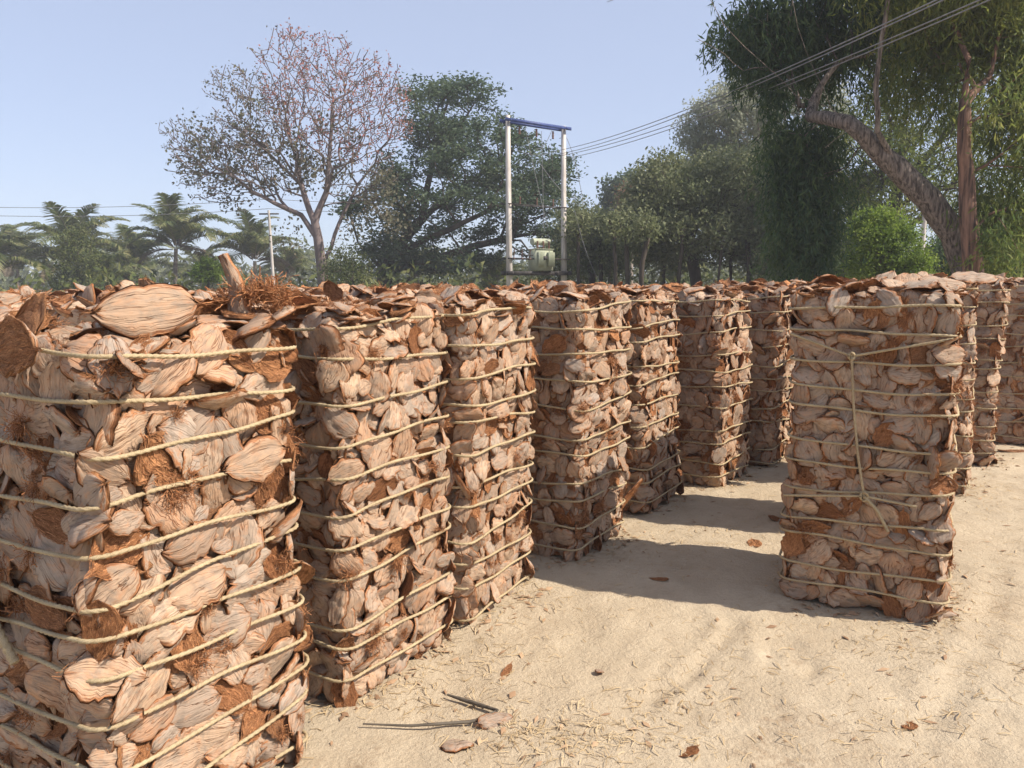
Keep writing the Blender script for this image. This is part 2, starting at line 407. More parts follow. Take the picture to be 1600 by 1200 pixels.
def tuft_mesh(seed, n=160, spread=.5, ln=(.5, 1.1)):
    g = np.random.default_rng(seed); Vs, Fs, n0, UV = [], [], 0, []
    for k in range(n):
        m = 6; d = np.array((g.normal(.6, .5), g.normal(0, spread), abs(g.normal(.35, .35)))); d /= np.linalg.norm(d)
        L = g.uniform(*ln) * .5; p = np.zeros((m, 3)); p[0] = g.normal(0, .10, 3) * (1.4, 1, .4)
        for s in range(1, m): d = d + g.normal(0, .33, 3) + (0, 0, -.10); d /= np.linalg.norm(d); p[s] = p[s - 1] + d * L / (m - 1)
        wv = g.normal(0, 1, 3); wv = wv / np.linalg.norm(wv) * g.uniform(.005, .010)
        Vs.append(np.concatenate([p - wv, p + wv])); kk = np.arange(m - 1)
        Fs.append(np.stack([kk, kk + 1, kk + m + 1, kk + m], -1) + n0); n0 += 2 * m
        t = np.linspace(0, 1, m); UV.append(np.stack([np.tile(t, 2), np.full(2 * m, g.random() * 9)], -1))
    return make_mesh('fibre_tuft', np.concatenate(Vs), np.concatenate(Fs), [M_FIBRE], None, np.concatenate(UV))
TUFTS = [tuft_mesh(900 + k) for k in range(5)]

# ------------------------------------------------------------------ packing husks over an unrolled bale
def pack(P, T, seed, wrap=True, big=1.0, horiz=.35):
    g = np.random.default_rng(seed); res = .01
    ns, nt = int(P / res), int(T / res)
    occ = np.zeros((ns, nt), np.int16); out = []
    W = int(np.ceil(.235 * big * .5 / res)) + 1; K = 14
    ds, dt = np.meshgrid(np.arange(-W, W + 1), np.arange(-W, W + 1), indexing='ij'); ds, dt = ds[None], dt[None]
    free = np.zeros(0, int)
    for it in range(2200):
        if it % 12 == 0:
            free = np.flatnonzero(occ == 0)
            if len(free) < .025 * ns * nt: break
            g.shuffle(free); ptr = 0
        while ptr < len(free) and occ.flat[free[ptr]] > 0: ptr += 1
        if ptr >= len(free): continue
        cs, ct = free[ptr] // nt, free[ptr] % nt; ptr += 1
        L = g.uniform(.105, .235, K) * big; Wd = np.clip(L * g.uniform(.40, .72, K), .050, .135)
        r1 = g.random(K); an = np.where(r1 < horiz, g.normal(0, .45, K), np.where(g.random(K) < .5, g.normal(math.pi / 2, .4, K), g.uniform(0, math.pi, K)))
        s0 = cs + g.normal(0, 3, K).astype(int); t0 = np.clip(ct + g.normal(0, 3, K).astype(int), 3, nt - 4)
        ss, tt = s0[:, None, None] + ds, t0[:, None, None] + dt
        ca, sa = np.cos(an)[:, None, None], np.sin(an)[:, None, None]
        lx = (ds * ca + dt * sa) * (res / .43 / L)[:, None, None]; ly = (dt * ca - ds * sa) * (res / .43 / Wd)[:, None, None]
        m = (lx * lx + ly * ly < 1) & (tt >= 0) & (tt < nt); tt = np.clip(tt, 0, nt - 1)
        if wrap: ss = ss % ns
        else: m &= (ss >= 0) & (ss < ns); ss = np.clip(ss, 0, ns - 1)
        o = occ[ss, tt] > 0; ov = (m & o).sum((1, 2)); new = m.sum((1, 2)) - ov
        k = int(np.argmax(new - 1.15 * ov)); mk = m[k]
        occ[ss[k][mk], tt[k][mk]] = 1
        out.append(((s0[k] * res) % P if wrap else s0[k] * res, t0[k] * res, an[k], L[k], Wd[k], ov[k] / max(1, new[k] + ov[k])))
    return out

class BaleForm:
    """rounded-rectangle column: perimeter position s, height t -> point and frame"""
    def __init__(self, a, b, h, seed, rc=.045, top_slope=(0, 0)):
        self.a, self.b, self.h, self.rc, self.seed = a, b, h, rc, seed; g = np.random.default_rng(seed)
        self.sa, self.sb = a - 2 * rc, b - 2 * rc; self.q = math.pi / 2 * rc
        self.P = 2 * self.sa + 2 * self.sb + 4 * self.q
        self.lean = g.normal(0, .020, 2); self.ph = g.uniform(0, 6, 6); self.top_slope = top_slope
    def ring(self, s):
        a, b, rc, q, sa, sb = self.a, self.b, self.rc, self.q, self.sa, self.sb
        s = s % self.P
        for k, (ln, kind) in enumerate([(sa, 0), (q, 1), (sb, 0), (q, 1), (sa, 0), (q, 1), (sb, 0), (q, 1)]):
            if s <= ln or k == 7: break
            s -= ln
        side = k // 2
        if kind == 0: p, n = np.array((-sa / 2 + s, -b / 2) if side % 2 == 0 else (-sb / 2 + s, -a / 2)), np.array((0, -1.0))
        else:
            th = s / rc; base = (sa / 2, -b / 2 + rc) if side % 2 == 0 else (sb / 2, -a / 2 + rc)
            n = np.array((math.sin(th), -math.cos(th))); p = np.array(base) + rc * n
        for _ in range(side): p = np.array((-p[1], p[0])); n = np.array((-n[1], n[0]))
        return p, n
    def grow(self, t):
        f = t / self.h; ph = self.ph
        return 1 + .030 * math.sin(3.1 * f + ph[0]) + .012 * math.sin(8 * f + ph[1]) + .012 * math.sin(math.pi * f), \
               1 + .030 * math.sin(3.3 * f + ph[2]) + .012 * math.sin(7 * f + ph[3]) + .02 * math.sin(math.pi * f)
    def shift(self, t):
        return self.lean * t / self.h * 2 + np.array((.008 * math.sin(4 * t + self.ph[4]), .008 * math.sin(4 * t + self.ph[5])))
    def frame(self, s, t):
        p, n = self.ring(s); g = self.grow(t); p = p * g + self.shift(t)
        return np.array((p[0], p[1], t)), np.array((n[0], n[1], 0.0))

ROPE_R = .0060
def rope_loop_mesh(a, b, seed, rc=.07):
    """a three-strand rope pulled round a bale of unit-ish size, wavering a little in height"""
    f = BaleForm(a, b, 1.5, 1, rc); g = np.random.default_rng(seed); n = int(f.P / .0050)
    S = np.arange(n + 1) / n * f.P; ph = g.uniform(0, 6, 4); am = g.uniform(.004, .015, 2)
    pts = np.array([f.ring(s)[0] for s in S]); th = S / f.P * 2 * math.pi
    z = am[0] * np.sin(th + ph[0]) + am[1] * np.sin(2 * th + ph[1]) + .003 * np.sin(7 * th + ph[2])
    k = 1 + .004 * np.sin(9 * th + ph[3])
    G = Geo(); G.tube(np.column_stack([pts * k[:, None], z]), ROPE_R, 12, lobes=3, twist=2 * math.pi / .066, cap=False)
    return G.mesh('rope', [M_ROPE])
ROPES = [rope_loop_mesh(.74, .74, 40 + k) for k in range(8)]

def rope_piece(name, pts, parent, r=ROPE_R, step=.006):
    P = np.array([tuple(p) for p in pts], float)
    L = np.concatenate([[0], np.cumsum(np.linalg.norm(np.diff(P, axis=0), axis=1))]); n = max(4, int(L[-1] / step)); s = np.linspace(0, L[-1], n)
    Q = np.column_stack([np.interp(s, L, P[:, k]) for k in range(3)])
    for _ in range(3): Q[1:-1] = .25 * Q[:-2] + .5 * Q[1:-1] + .25 * Q[2:]
    G = Geo(); G.tube(Q, r, 12, lobes=3, twist=2 * math.pi / .066); return G.build(name, M_ROPE, parent)

def husk_matrix(p, n, ang, L, W, depth, g, inside):
    up = np.array((0, 0, 1.0)) if abs(n[2]) < .7 else np.array((0, 1.0, 0))
    T = np.cross(up, n); T /= np.linalg.norm(T); B = np.cross(n, T)
    X = math.cos(ang) * T + math.sin(ang) * B; Yv = np.cross(n, X)
    M = Matrix(((X[0], Yv[0], n[0]), (X[1], Yv[1], n[1]), (X[2], Yv[2], n[2])))
    roll = g.normal(0, .22)
    if not inside and g.random() < .13: roll = float(g.choice((-1, 1))) * g.uniform(.6, 1.15)
    M = M @ Euler((roll, g.normal(0, .17), 0)).to_matrix()
    hz = W * g.uniform(.46, .70) * (.8 if inside else 1)
    if inside:
        M = M @ Matrix.Rotation(math.pi, 3, 'X'); off = depth - .004 - .05 * W
    else: off = depth - .30 * hz + .012
    M = M @ Matrix.Diagonal((L * 1.08, W * 1.12, hz * (1 if g.random() < .5 else 1)))
    if g.random() < .5: M = M @ Matrix.Rotation(math.pi, 3, 'Z')
    return Matrix.Translation(Vector(p + n * off)) @ M.to_4x4()

def rope_heights(h, g, n): return [max(.05, h * (k + .55) / n + g.normal(0, .018)) for k in range(n)]

def bale_pieces(form, seed, ropes, big=1.0, horiz=.35):
    """(matrix, prototype, outward direction, is_top) for every husk of a bale"""
    g = np.random.default_rng(seed + 5000); out = []
    for (s, t, an, L, W, f) in pack(form.P, form.h - .03, seed, True, big, horiz):
        t = t + .015; p, n = form.frame(s, t); inside = g.random() < .19
        if inside: W *= g.uniform(.7, 1.0)
        dip = sum(math.exp(-((t - r) / .035) ** 2) for r in ropes)
        d = g.normal(0, .0075) - .030 * f - (.018 if inside else .012) * min(dip, 1)
        n2 = n + np.array((0, 0, g.normal(0, .12) + (.25 if t > form.h - .08 else 0))); n2 /= np.linalg.norm(n2)
        out.append((husk_matrix(p, n2, an, L, W, d, g, inside), int(g.integers(12)) + NPROTO if inside else int(g.integers(NPROTO)), n, False))
    for (x, y, an, L, W, f) in pack(form.a - .07, form.b - .07, seed + 77, False, big):
        lx, ly = x - form.a / 2 + .035, y - form.b / 2 + .035
        gr = form.grow(form.h); sh = form.shift(form.h)
        p = np.array((lx * gr[0] + sh[0], ly * gr[1] + sh[1], form.h - .025 + .02 * g.normal() + form.top_slope[0] * lx + form.top_slope[1] * ly))
        n = np.array((g.normal(0, .22), g.normal(0, .22), 1.0)); n /= np.linalg.norm(n)
        inside = g.random() < .25
        out.append((husk_matrix(p, n, an, L, W, .01 - .02 * f, g, inside), int(g.integers(12)) + NPROTO if inside else int(g.integers(NPROTO)), n, True))
    return out

def joined_husks(pieces, name, shapes=None):
    Vs, Fs, Ms, Us, n0 = [], [], [], [], 0
    for (M, k, n, top) in pieces:
        V, F, mi, UV = (shapes or LO)[k % NPROTO]; A = np.array(M)
        Vs.append(V @ A[:3, :3].T + A[:3, 3]); Fs.append(F + n0); Ms.append(mi); Us.append(UV); n0 += len(V)
    return make_mesh(name, np.concatenate(Vs), np.concatenate(Fs), [M_SKIN, M_FIBRE], np.concatenate(Ms), np.concatenate(Us))

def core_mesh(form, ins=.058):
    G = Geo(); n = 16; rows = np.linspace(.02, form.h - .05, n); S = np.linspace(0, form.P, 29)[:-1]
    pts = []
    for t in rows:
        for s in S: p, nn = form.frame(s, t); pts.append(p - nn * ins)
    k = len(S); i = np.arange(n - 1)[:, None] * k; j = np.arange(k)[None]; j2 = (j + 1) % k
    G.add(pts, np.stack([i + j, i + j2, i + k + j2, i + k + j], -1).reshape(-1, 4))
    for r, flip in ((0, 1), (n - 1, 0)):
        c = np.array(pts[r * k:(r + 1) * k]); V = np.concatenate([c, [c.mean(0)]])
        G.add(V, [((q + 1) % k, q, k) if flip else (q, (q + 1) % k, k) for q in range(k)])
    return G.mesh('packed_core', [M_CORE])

VV = Vector((0.5, 0.866)); 
def bale(corner, v_deg, h, seed, label, a=.66, b=.66, n_ropes=12, big=.74, top_slope=(0, 0), group='tied bales of coconut husk', extra_top=0):
    """corner: ground point of the edge that faces the camera; v_deg: how far the sunlit side runs to the right of straight ahead"""
    rz = -R(v_deg); ca, sa = math.cos(rz), math.sin(rz)
    cx, cy = -a / 2, b / 2
    loc = (corner[0] + cx * ca - cy * sa, corner[1] + cx * sa + cy * ca, 0)
    root = empty('husk_bale', loc, rz); tag(root, label, 'bale', group)
    form = BaleForm(a, b, h, seed, top_slope=top_slope); g = np.random.default_rng(seed + 9)
    ropes = rope_heights(h, g, n_ropes)
    ps = bale_pieces(form, seed, ropes, big, .62 if seed == 11 else .38)
    seen, back = [], []
    for p in ps:
        n = p[2]; (seen if (p[3] or n[0] > .25 or n[1] < -.25) else back).append(p)
    seen.sort(key=lambda p: -abs(p[0].to_3x3().determinant()))
    if len(seen) > 296: tag(link('husk_filling', joined_husks(seen[296:], 'husk_filling', MID), root), kind='stuff')
    seen = seen[:296]
    for (M, k, n, top) in seen:
        o = link('husk', husk_mesh(k), root); o.matrix_basis = M
    tag(link('husk_packing', joined_husks(back, 'husk_packing'), root), kind='stuff')
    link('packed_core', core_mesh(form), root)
    for k, t in enumerate(ropes):
        o = link('rope', ROPES[int(g.integers(len(ROPES)))], root); gr = form.grow(t); sh = form.shift(t)
        q = int(g.integers(4)); 
        kx, ky = (a * gr[0] + .040) / .74, (b * gr[1] + .040) / .74
        o.location = (sh[0], sh[1], t); o.rotation_euler = (g.normal(0, .016), g.normal(0, .016), 0)
        o.scale = (kx * (-1 if q & 1 else 1), ky * (-1 if q & 2 else 1), 1)
    for k in range(extra_top):
        o = link('husk', HI[int(g.integers(NPROTO))], root); L = g.uniform(.13, .22)
        n = np.array((g.normal(0, .5), g.normal(0, .5), 1.0)); n /= np.linalg.norm(n)
        o.matrix_basis = husk_matrix(np.array((g.uniform(-.4, .4) * a, g.uniform(-.4, .4) * b, h + .02 + top_slope[0] * 0)), n, g.uniform(0, 6), L, L * .6, .01, g, g.random() < .4)
    for k in range(34):                                                  # loose coir hanging out
        o = link('fibre_tuft', TUFTS[int(g.integers(5))], root)
        if k < 27:
            s = g.uniform(0, form.sa + form.q * 2 + form.sb); t = g.uniform(.15, h - .05); p, n = form.frame(s, t)
        else:
            p = np.array((g.uniform(-.4, .4) * a, g.uniform(-.4, .4) * b, h)); n = np.array((0, 0, 1.0))
        M = husk_matrix(p, n, g.uniform(0, 6), .1, .1, .012, g, False)
        sc = g.uniform(.05, .13); o.matrix_basis = Matrix.Translation(M.to_translation()) @ M.to_3x3().normalized().to_4x4() @ Matrix.Diagonal((sc, sc, sc, 1))
    root['form'] = seed
    return root, form

BALES = {}
def B(key, *args, **kw): BALES[key] = bale(*args, **kw)
B('A', (-1.08, 1.86), 30, 1.50, 11, 'large husk bale nearest the camera at the left edge with a fibre tuft on top', a=.70, b=.68, n_ropes=12, big=.76, top_slope=(.02, .10), extra_top=5)
B('B', (-.66, 2.76), 32, 1.53, 12, 'second husk bale from the left, its sunlit side beside the nearest bale', b=.67, big=.64, n_ropes=11, extra_top=3)
B('C', (-.21, 3.44), 27, 1.54, 13, 'third husk bale from the left, narrow sunlit side with husk flap at its upper right', b=.66, big=.64, n_ropes=12, extra_top=3)
B('D', (.38, 4.26), 33, 1.55, 14, 'fourth husk bale from the left with a loose rope hanging down its shaded side', b=.66, big=.64, n_ropes=11, extra_top=3)
B('E', (.93, 5.17), 33, 1.55, 15, 'fifth husk bale from the left, lower part lying in shade', b=.70, big=.64, n_ropes=11, extra_top=3)
B('F', (1.62, 5.86), 37, 1.54, 16, 'sixth husk bale from the left with two ropes close together near its top', b=.66, big=.64, n_ropes=11, extra_top=2)
B('G2', (2.27, 6.56), 36, 1.55, 17, 'slim view of husk bale just left of the standalone bale on the open sand', big=.66, n_ropes=11, extra_top=2)
B('G', (2.03, 3.43), 28, 1.58, 18, 'standalone husk bale on the right with a knotted upright rope on its shaded face', a=.70, big=.64, n_ropes=12, extra_top=6)
B('H0', (2.50, 4.50), 29, 1.50, 19, 'husk bale hidden right behind the standalone bale on the right', big=.66, n_ropes=11)
B('H', (3.42, 5.60), 30, 1.62, 20, 'husk bale showing as a narrow strip right behind the standalone bale', big=.66, n_ropes=12, extra_top=4)
B('I', (4.16, 6.45), 30, 1.60, 21, 'narrow strip of husk bale between two others near the right edge', big=.66, n_ropes=11, extra_top=3)
B('J', (5.20, 7.25), 30, 1.60, 22, 'husk bale cut off by the right edge of the picture', a=.72, big=.66, n_ropes=11, extra_top=3)

# upright ties and knots
def face_pt(key, x, t, out=.03):
    root, f = BALES[key]; g = f.grow(t); sh = f.shift(t)
    return np.array((x * g[0] + sh[0], -f.b / 2 * g[1] - out + sh[1], t))
def knot(key, x, t, r=.02):
    root, f = BALES[key]; root = [c for c in root.children if c.name.startswith('tie_rope')][-1]; p = face_pt(key, x, t, .045); th = np.linspace(0, 4 * math.pi, 40)
    rope_piece('knot', [p + (r * math.cos(q) * .9, .012 * math.sin(q * 1.5), r * math.sin(q) * 1.2) for q in th], root, step=.004)
gr_ = BALES['G'][0]
rope_piece('tie_rope', [face_pt('G', -.36, 1.37), face_pt('G', -.08, 1.27, .045), face_pt('G', .34, 1.36, .03)], gr_)
rope_piece('tie_rope', [face_pt('G', -.08, 1.27, .05), face_pt('G', -.07, 1.05, .045), face_pt('G', -.04, .80, .045), face_pt('G', .0, .60, .045)], gr_)
rope_piece('tie_rope', [face_pt('G', -.36, .555), face_pt('G', .0, .60, .045), face_pt('G', .22, .575, .04)], gr_)
rope_piece('tie_rope', [face_pt('G', .0, .60, .05), face_pt('G', .06, .54, .055), face_pt('G', .10, .46, .05), face_pt('G', .11, .44, .05)], gr_, r=.008)
knot('G', -.08, 1.27, .014); knot('G', .0, .60, .018)
dr = BALES['D'][0]
rope_piece('tie_rope', [face_pt('D', -.12, .98, .05), face_pt('D', -.17, .86, .05), face_pt('D', -.15, .6, .05), face_pt('D', -.15, .42, .05), face_pt('D', -.19, .30, .05)], dr)
rope_piece('tie_rope', [face_pt('D', -.28, 1.2, .04), face_pt('D', -.26, .8, .05), face_pt('D', -.24, .36, .05), face_pt('D', -.17, .31, .05)], dr)
knot('D', -.19, .31)
ar = BALES['A'][0]
rope_piece('tie_rope', [face_pt('A', -.17, 1.10, .04), face_pt('A', -.16, .95, .05), face_pt('A', -.13, .80, .05), face_pt('A', -.12, .66, .055)], ar, r=.011)
rope_piece('tie_rope', [face_pt('A', -.12, .78, .055), face_pt('A', -.05, .69, .055), face_pt('A', .03, .60, .05)], ar, r=.012)
knot('A', -.125, .79, .026)

# the husks one notices
def put_husk(key, p, n, ang, L, W, proto, inside, seed=1, name='husk', mesh=None, bend=None):
    root, f = BALES[key]; g = np.random.default_rng(seed); n = np.array(n, float); n /= np.linalg.norm(n)
    o = link(name, mesh or (INNER[proto % 12] if inside else HI[proto]), root); o.matrix_basis = husk_matrix(np.array(p, float), n, ang, L, W, .004, g, inside); return o

def flap_mesh(pts, widths, thick, seed):
    """a torn strip of husk: skin on one side, fibre on the other"""
    g = np.random.default_rng(seed); P = np.array(pts, float); n = 18; s = np.linspace(0, len(P) - 1, n)
    Q = np.column_stack([np.interp(s, np.arange(len(P)), P[:, k]) for k in range(3)])
    for _ in range(4): Q[1:-1] = .25 * Q[:-2] + .5 * Q[1:-1] + .25 * Q[2:]
    w = np.interp(s, np.arange(len(P)), widths); T = np.gradient(Q, axis=0); T /= np.linalg.norm(T, axis=1)[:, None]
    side = np.cross(T, (0.3, -1, .25)); side /= np.linalg.norm(side, axis=1)[:, None]; nor = np.cross(side, T)
    nv = 7; v = np.linspace(-1, 1, nv); O = Q[:, None] + side[:, None] * (w[:, None] * v)[..., None] - nor[:, None] * (w[:, None] * .5 * v ** 2 + .004 * g.normal(size=(n, nv)))[..., None]
    I = O - nor[:, None] * thick
    i, j = np.meshgrid(np.arange(n - 1), np.arange(nv - 1), indexing='ij'); q = (i * nv + j).ravel(); N = n * nv
    Fo = np.stack([q, q + nv, q + nv + 1, q + 1], -1); Fi = Fo[:, ::-1] + N
    ring = [k * nv for k in range(n)] + [(n - 1) * nv + k for k in range(1, nv)] + [k * nv + nv - 1 for k in range(n - 2, -1, -1)] + [k for k in range(nv - 2, 0, -1)]
    ring = np.array(ring); r2 = np.roll(ring, -1); Fr = np.stack([ring, ring + N, r2 + N, r2], -1)
    U = np.repeat(np.linspace(-1, 1, n), nv); Vc = np.tile(v, n); uv = np.stack([U, Vc], -1)
    return make_mesh('husk_flap', np.concatenate([O.reshape(-1, 3), I.reshape(-1, 3)]), np.concatenate([Fo, Fi, Fr]), [M_SKIN, M_FIBRE],
                     np.concatenate([np.zeros(len(Fo)), np.ones(len(Fi) + len(Fr))]), np.concatenate([uv, uv]))

def to_local(key, p):
    root = BALES[key][0]; d = Vector((p[0] - root.location.x, p[1] - root.location.y)); c, s = math.cos(-root.rotation_euler.z), math.sin(-root.rotation_euler.z)
    return (d.x * c - d.y * s, d.x * s + d.y * c, p[2])
# curled strip and coir ball on top of the nearest bale
zA = 2.42
link('husk_flap', flap_mesh([to_local('A', at(u, v, zA - .0)) for (u, v) in ((345, 398), (358, 425), (368, 450), (362, 480), (372, 505), (405, 522), (420, 500))], [.012, .02, .026, .034, .04, .035, .02], .014, 3), BALES['A'][0])
for k, (u, v, s) in enumerate([(385, 462, .30), (405, 458, .30), (425, 455, .28), (365, 470, .24), (440, 470, .2)]):
    o = link('fibre_tuft', TUFTS[k], BALES['A'][0]); o.location = to_local('A', at(u, v, zA + .03)); o.scale = (s * .62,) * 3; o.rotation_euler = (0, 0, k * 1.3)
put_husk('A', to_local('A', at(232, 485, 2.12)), (1, -.35, .25), .05, .25, .12, 4, False, 2)
put_husk('A', to_local('A', at(225, 822, 2.08)), (1, -.1, .05), .35, .24, .14, 7, False, 3)
put_husk('A', to_local('A', at(300, 690, 2.14)), (1, -.1, .05), -.5, .22, .13, 10, False, 4)
put_husk('A', to_local('A', at(248, 618, 2.13)), (1, -.1, .05), .5, .22, .14, 3, True, 5)
put_husk('A', to_local('A', at(22, 540, 1.99)), (-.3, -1, .35), .2, .18, .12, 6, True, 6)
put_husk('A', to_local('A', at(400, 720, 2.30)), (1, -.1, .05), .15, .20, .10, 13, False, 7)
put_husk('C', to_local('C', at(812, 520, 4.0)), (1, -.2, .05), -1.2, .28, .13, 9, True, 8)
put_husk('C', to_local('C', at(715, 498, 3.55)), (.6, -.8, .2), 1.4, .22, .18, 16, False, 9)
put_husk('G', to_local('G', at(1390, 515, 3.55)), (0, -1, .1), 1.1, .25, .13, 12, True, 10)
put_husk('G', to_local('G', at(1462, 970, 3.52)), (.4, -1, 0), .1, .24, .09, 19, False, 11)
put_husk('H', to_local('H', at(1520, 432, 5.55)), (0, -.5, 1), .2, .28, .14, 22, False, 12)
put_husk('D', to_local('D', at(985, 770, 4.95)), (1, -.2, .0), 1.2, .24, .12, 15, True, 13)

# bales of the rows behind, of which only the tops show
VAR = []
for k in range(4):
    form = BaleForm(.66, .66, 1.52, 60 + k); g = np.random.default_rng(60 + k); rp = rope_heights(1.52, g, 9)
    ps = bale_pieces(form, 60 + k, rp, 1.1); tops = [p for p in ps if p[3]]; rest = [p for p in ps if not p[3]]
    VAR.append((joined_husks(rest, 'husk_packing'), core_mesh(form), tops, rp, form, joined_husks(ps, 'husk_packing')))
def back_bale(x, y, rz, k, h, label, seed, near):
    packing, core, tops, rp, form, whole = VAR[k]; g = np.random.default_rng(seed)
    root = empty('husk_bale', (x, y, 0), rz); tag(root, label, 'bale', 'bales of the rows behind'); kz = h / 1.52
    root.scale = (1, 1, kz)
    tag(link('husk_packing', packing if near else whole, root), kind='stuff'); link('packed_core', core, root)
    for M, q, n, top in (tops if near else []):
        o = link('husk', husk_mesh(q), root); o.matrix_basis = M
    for t in (rp if near else rp[-2:]):
        o = link('rope', ROPES[int(g.integers(8))], root); gr = form.grow(t); o.location = (*form.shift(t), t); o.scale = ((.69 * gr[0]) / .74, (.69 * gr[1]) / .74, 1)
    for q in range(4):
        o = link('husk', HI[int(g.integers(NPROTO))], root); L = g.uniform(.14, .22)
        n = np.array((g.normal(0, .6), g.normal(0, .6), 1.0)); n /= np.linalg.norm(n)
        o.matrix_basis = husk_matrix(np.array((g.uniform(-.3, .3), g.uniform(-.3, .3), 1.54)), n, g.uniform(0, 6), L, L * .6, .01, g, g.random() < .4)
    for q in range(3):
        o = link('fibre_tuft', TUFTS[int(g.integers(5))], root); o.location = (g.uniform(-.3, .3), g.uniform(-.3, .3), 1.53)
        sc = g.uniform(.10, .2); o.scale = (sc, sc, sc); o.rotation_euler = (0, 0, g.uniform(0, 6))
rg = np.random.default_rng(4)
row1 = [(-1.17, 2.43), (-.77, 3.33), (-.33, 4.01), (.25, 4.85), (.8, 5.76), (1.47, 6.46), (2.14, 7.15), (2.9, 7.9), (3.6, 8.8), (4.4, 9.7), (5.3, 10.6), (6.3, 11.6)]
cnt = 0
for k in range(0, 6):
    for i, (x, y) in enumerate(row1):
        if k == 0 and i < 7: continue
        bx, by = x - 1.22 * k + rg.normal(0, .06), y + .78 * k + rg.normal(0, .06)
        if abs(bx) > .66 * by or by > 12: continue
        if k == 0: lab = 'husk bale far along the front row, mostly behind the standalone bale'
        elif k == 1: lab = 'husk bale of the second row, top showing behind front bale number %s from the left' % (['one', 'two', 'three', 'four', 'five', 'six', 'seven'][i] if i < 7 else ['eight', 'nine', 'ten', 'eleven', 'twelve'][i - 7])
        else: lab = 'distant husk bale whose top shows as a thin strip below the trees'
        back_bale(bx, by, -R(32) + rg.normal(0, .05), cnt % 4, 1.545 + rg.normal(0, .02), lab, 300 + cnt, k <= 1); cnt += 1
print('background bales', cnt)

# ------------------------------------------------------------------ trees and plants
M_BARK_GREY = mat_plain('pale_grey_bark', (.20,.165,.135), (.36,.31,.265), 3, .9, .02, (1,1,.3))
M_BARK_FIG = mat_plain('grey_pink_bark', (.12,.092,.085), (.22,.175,.165), 3, .9, .02, (1,1,.3))
M_BARK_DARK = mat_plain('dark_bark', (.035,.028,.022), (.085,.068,.052), 3, .9, .02, (1,1,.3))
M_BARK_EUC = mat_plain('ridged_brown_bark', (.05,.041,.035), (.26,.215,.18), 24, .9, .08, (1,1,.12))
M_BARK_RED = mat_plain('peeled_red_bark', (.05,.032,.025), (.27,.155,.105), 15, .85, .05, (1,1,.1))
M_PALM_BARK = mat_plain('palm_trunk_bark', (.10,.085,.07), (.24,.205,.17), 9, .9, .02, (.3,.3,2.5))
L_FIG = mat_leaf('fig_leaf', [(.075,.085,.05), (.12,.125,.075), (.18,.165,.105), (.24,.195,.14)], .4)
L_RED = mat_leaf('withered_red_leaf', [(.32,.11,.09), (.44,.15,.12), (.36,.20,.15), (.50,.22,.17)], .5)
L_DARK = mat_leaf('dark_feathery_leaf', [(.042,.072,.046), (.066,.104,.060), (.095,.14,.073), (.15,.19,.10)], .42)
L_OLIVE = mat_leaf('olive_leaf', [(.085,.11,.052), (.135,.16,.075), (.20,.22,.11), (.29,.295,.17)], .45)
L_SILVER = mat_leaf('silver_green_leaf', [(.26,.28,.20), (.34,.36,.26), (.44,.45,.34)], .45)
L_EUC = mat_leaf('hanging_narrow_leaf', [(.030,.066,.034), (.055,.10,.042), (.09,.14,.05), (.15,.19,.07)], .45)
L_EUCY = mat_leaf('yellow_green_leaf', [(.075,.12,.032), (.13,.175,.045), (.21,.24,.06), (.30,.30,.09)], .55)
L_BUSH = mat_leaf('bright_green_leaf', [(.075,.13,.022), (.14,.215,.036), (.22,.30,.05), (.33,.40,.10)], .5)
L_PALM = mat_leaf('palm_leaflet', [(.055,.085,.035), (.105,.14,.05), (.20,.21,.08), (.34,.31,.15)], .45, .45, .4)
L_PALMDRY = mat_leaf('dry_palm_leaflet', [(.11,.085,.055), (.17,.135,.085), (.23,.19,.12)], .25)
L_BROWN = mat_leaf('brown_leaf', [(.12,.075,.045), (.20,.12,.07), (.26,.17,.10)], .35)
L_UNDER = mat_leaf('undergrowth_leaf', [(.035,.052,.018), (.075,.10,.03), (.13,.15,.045), (.20,.19,.075)], .35)

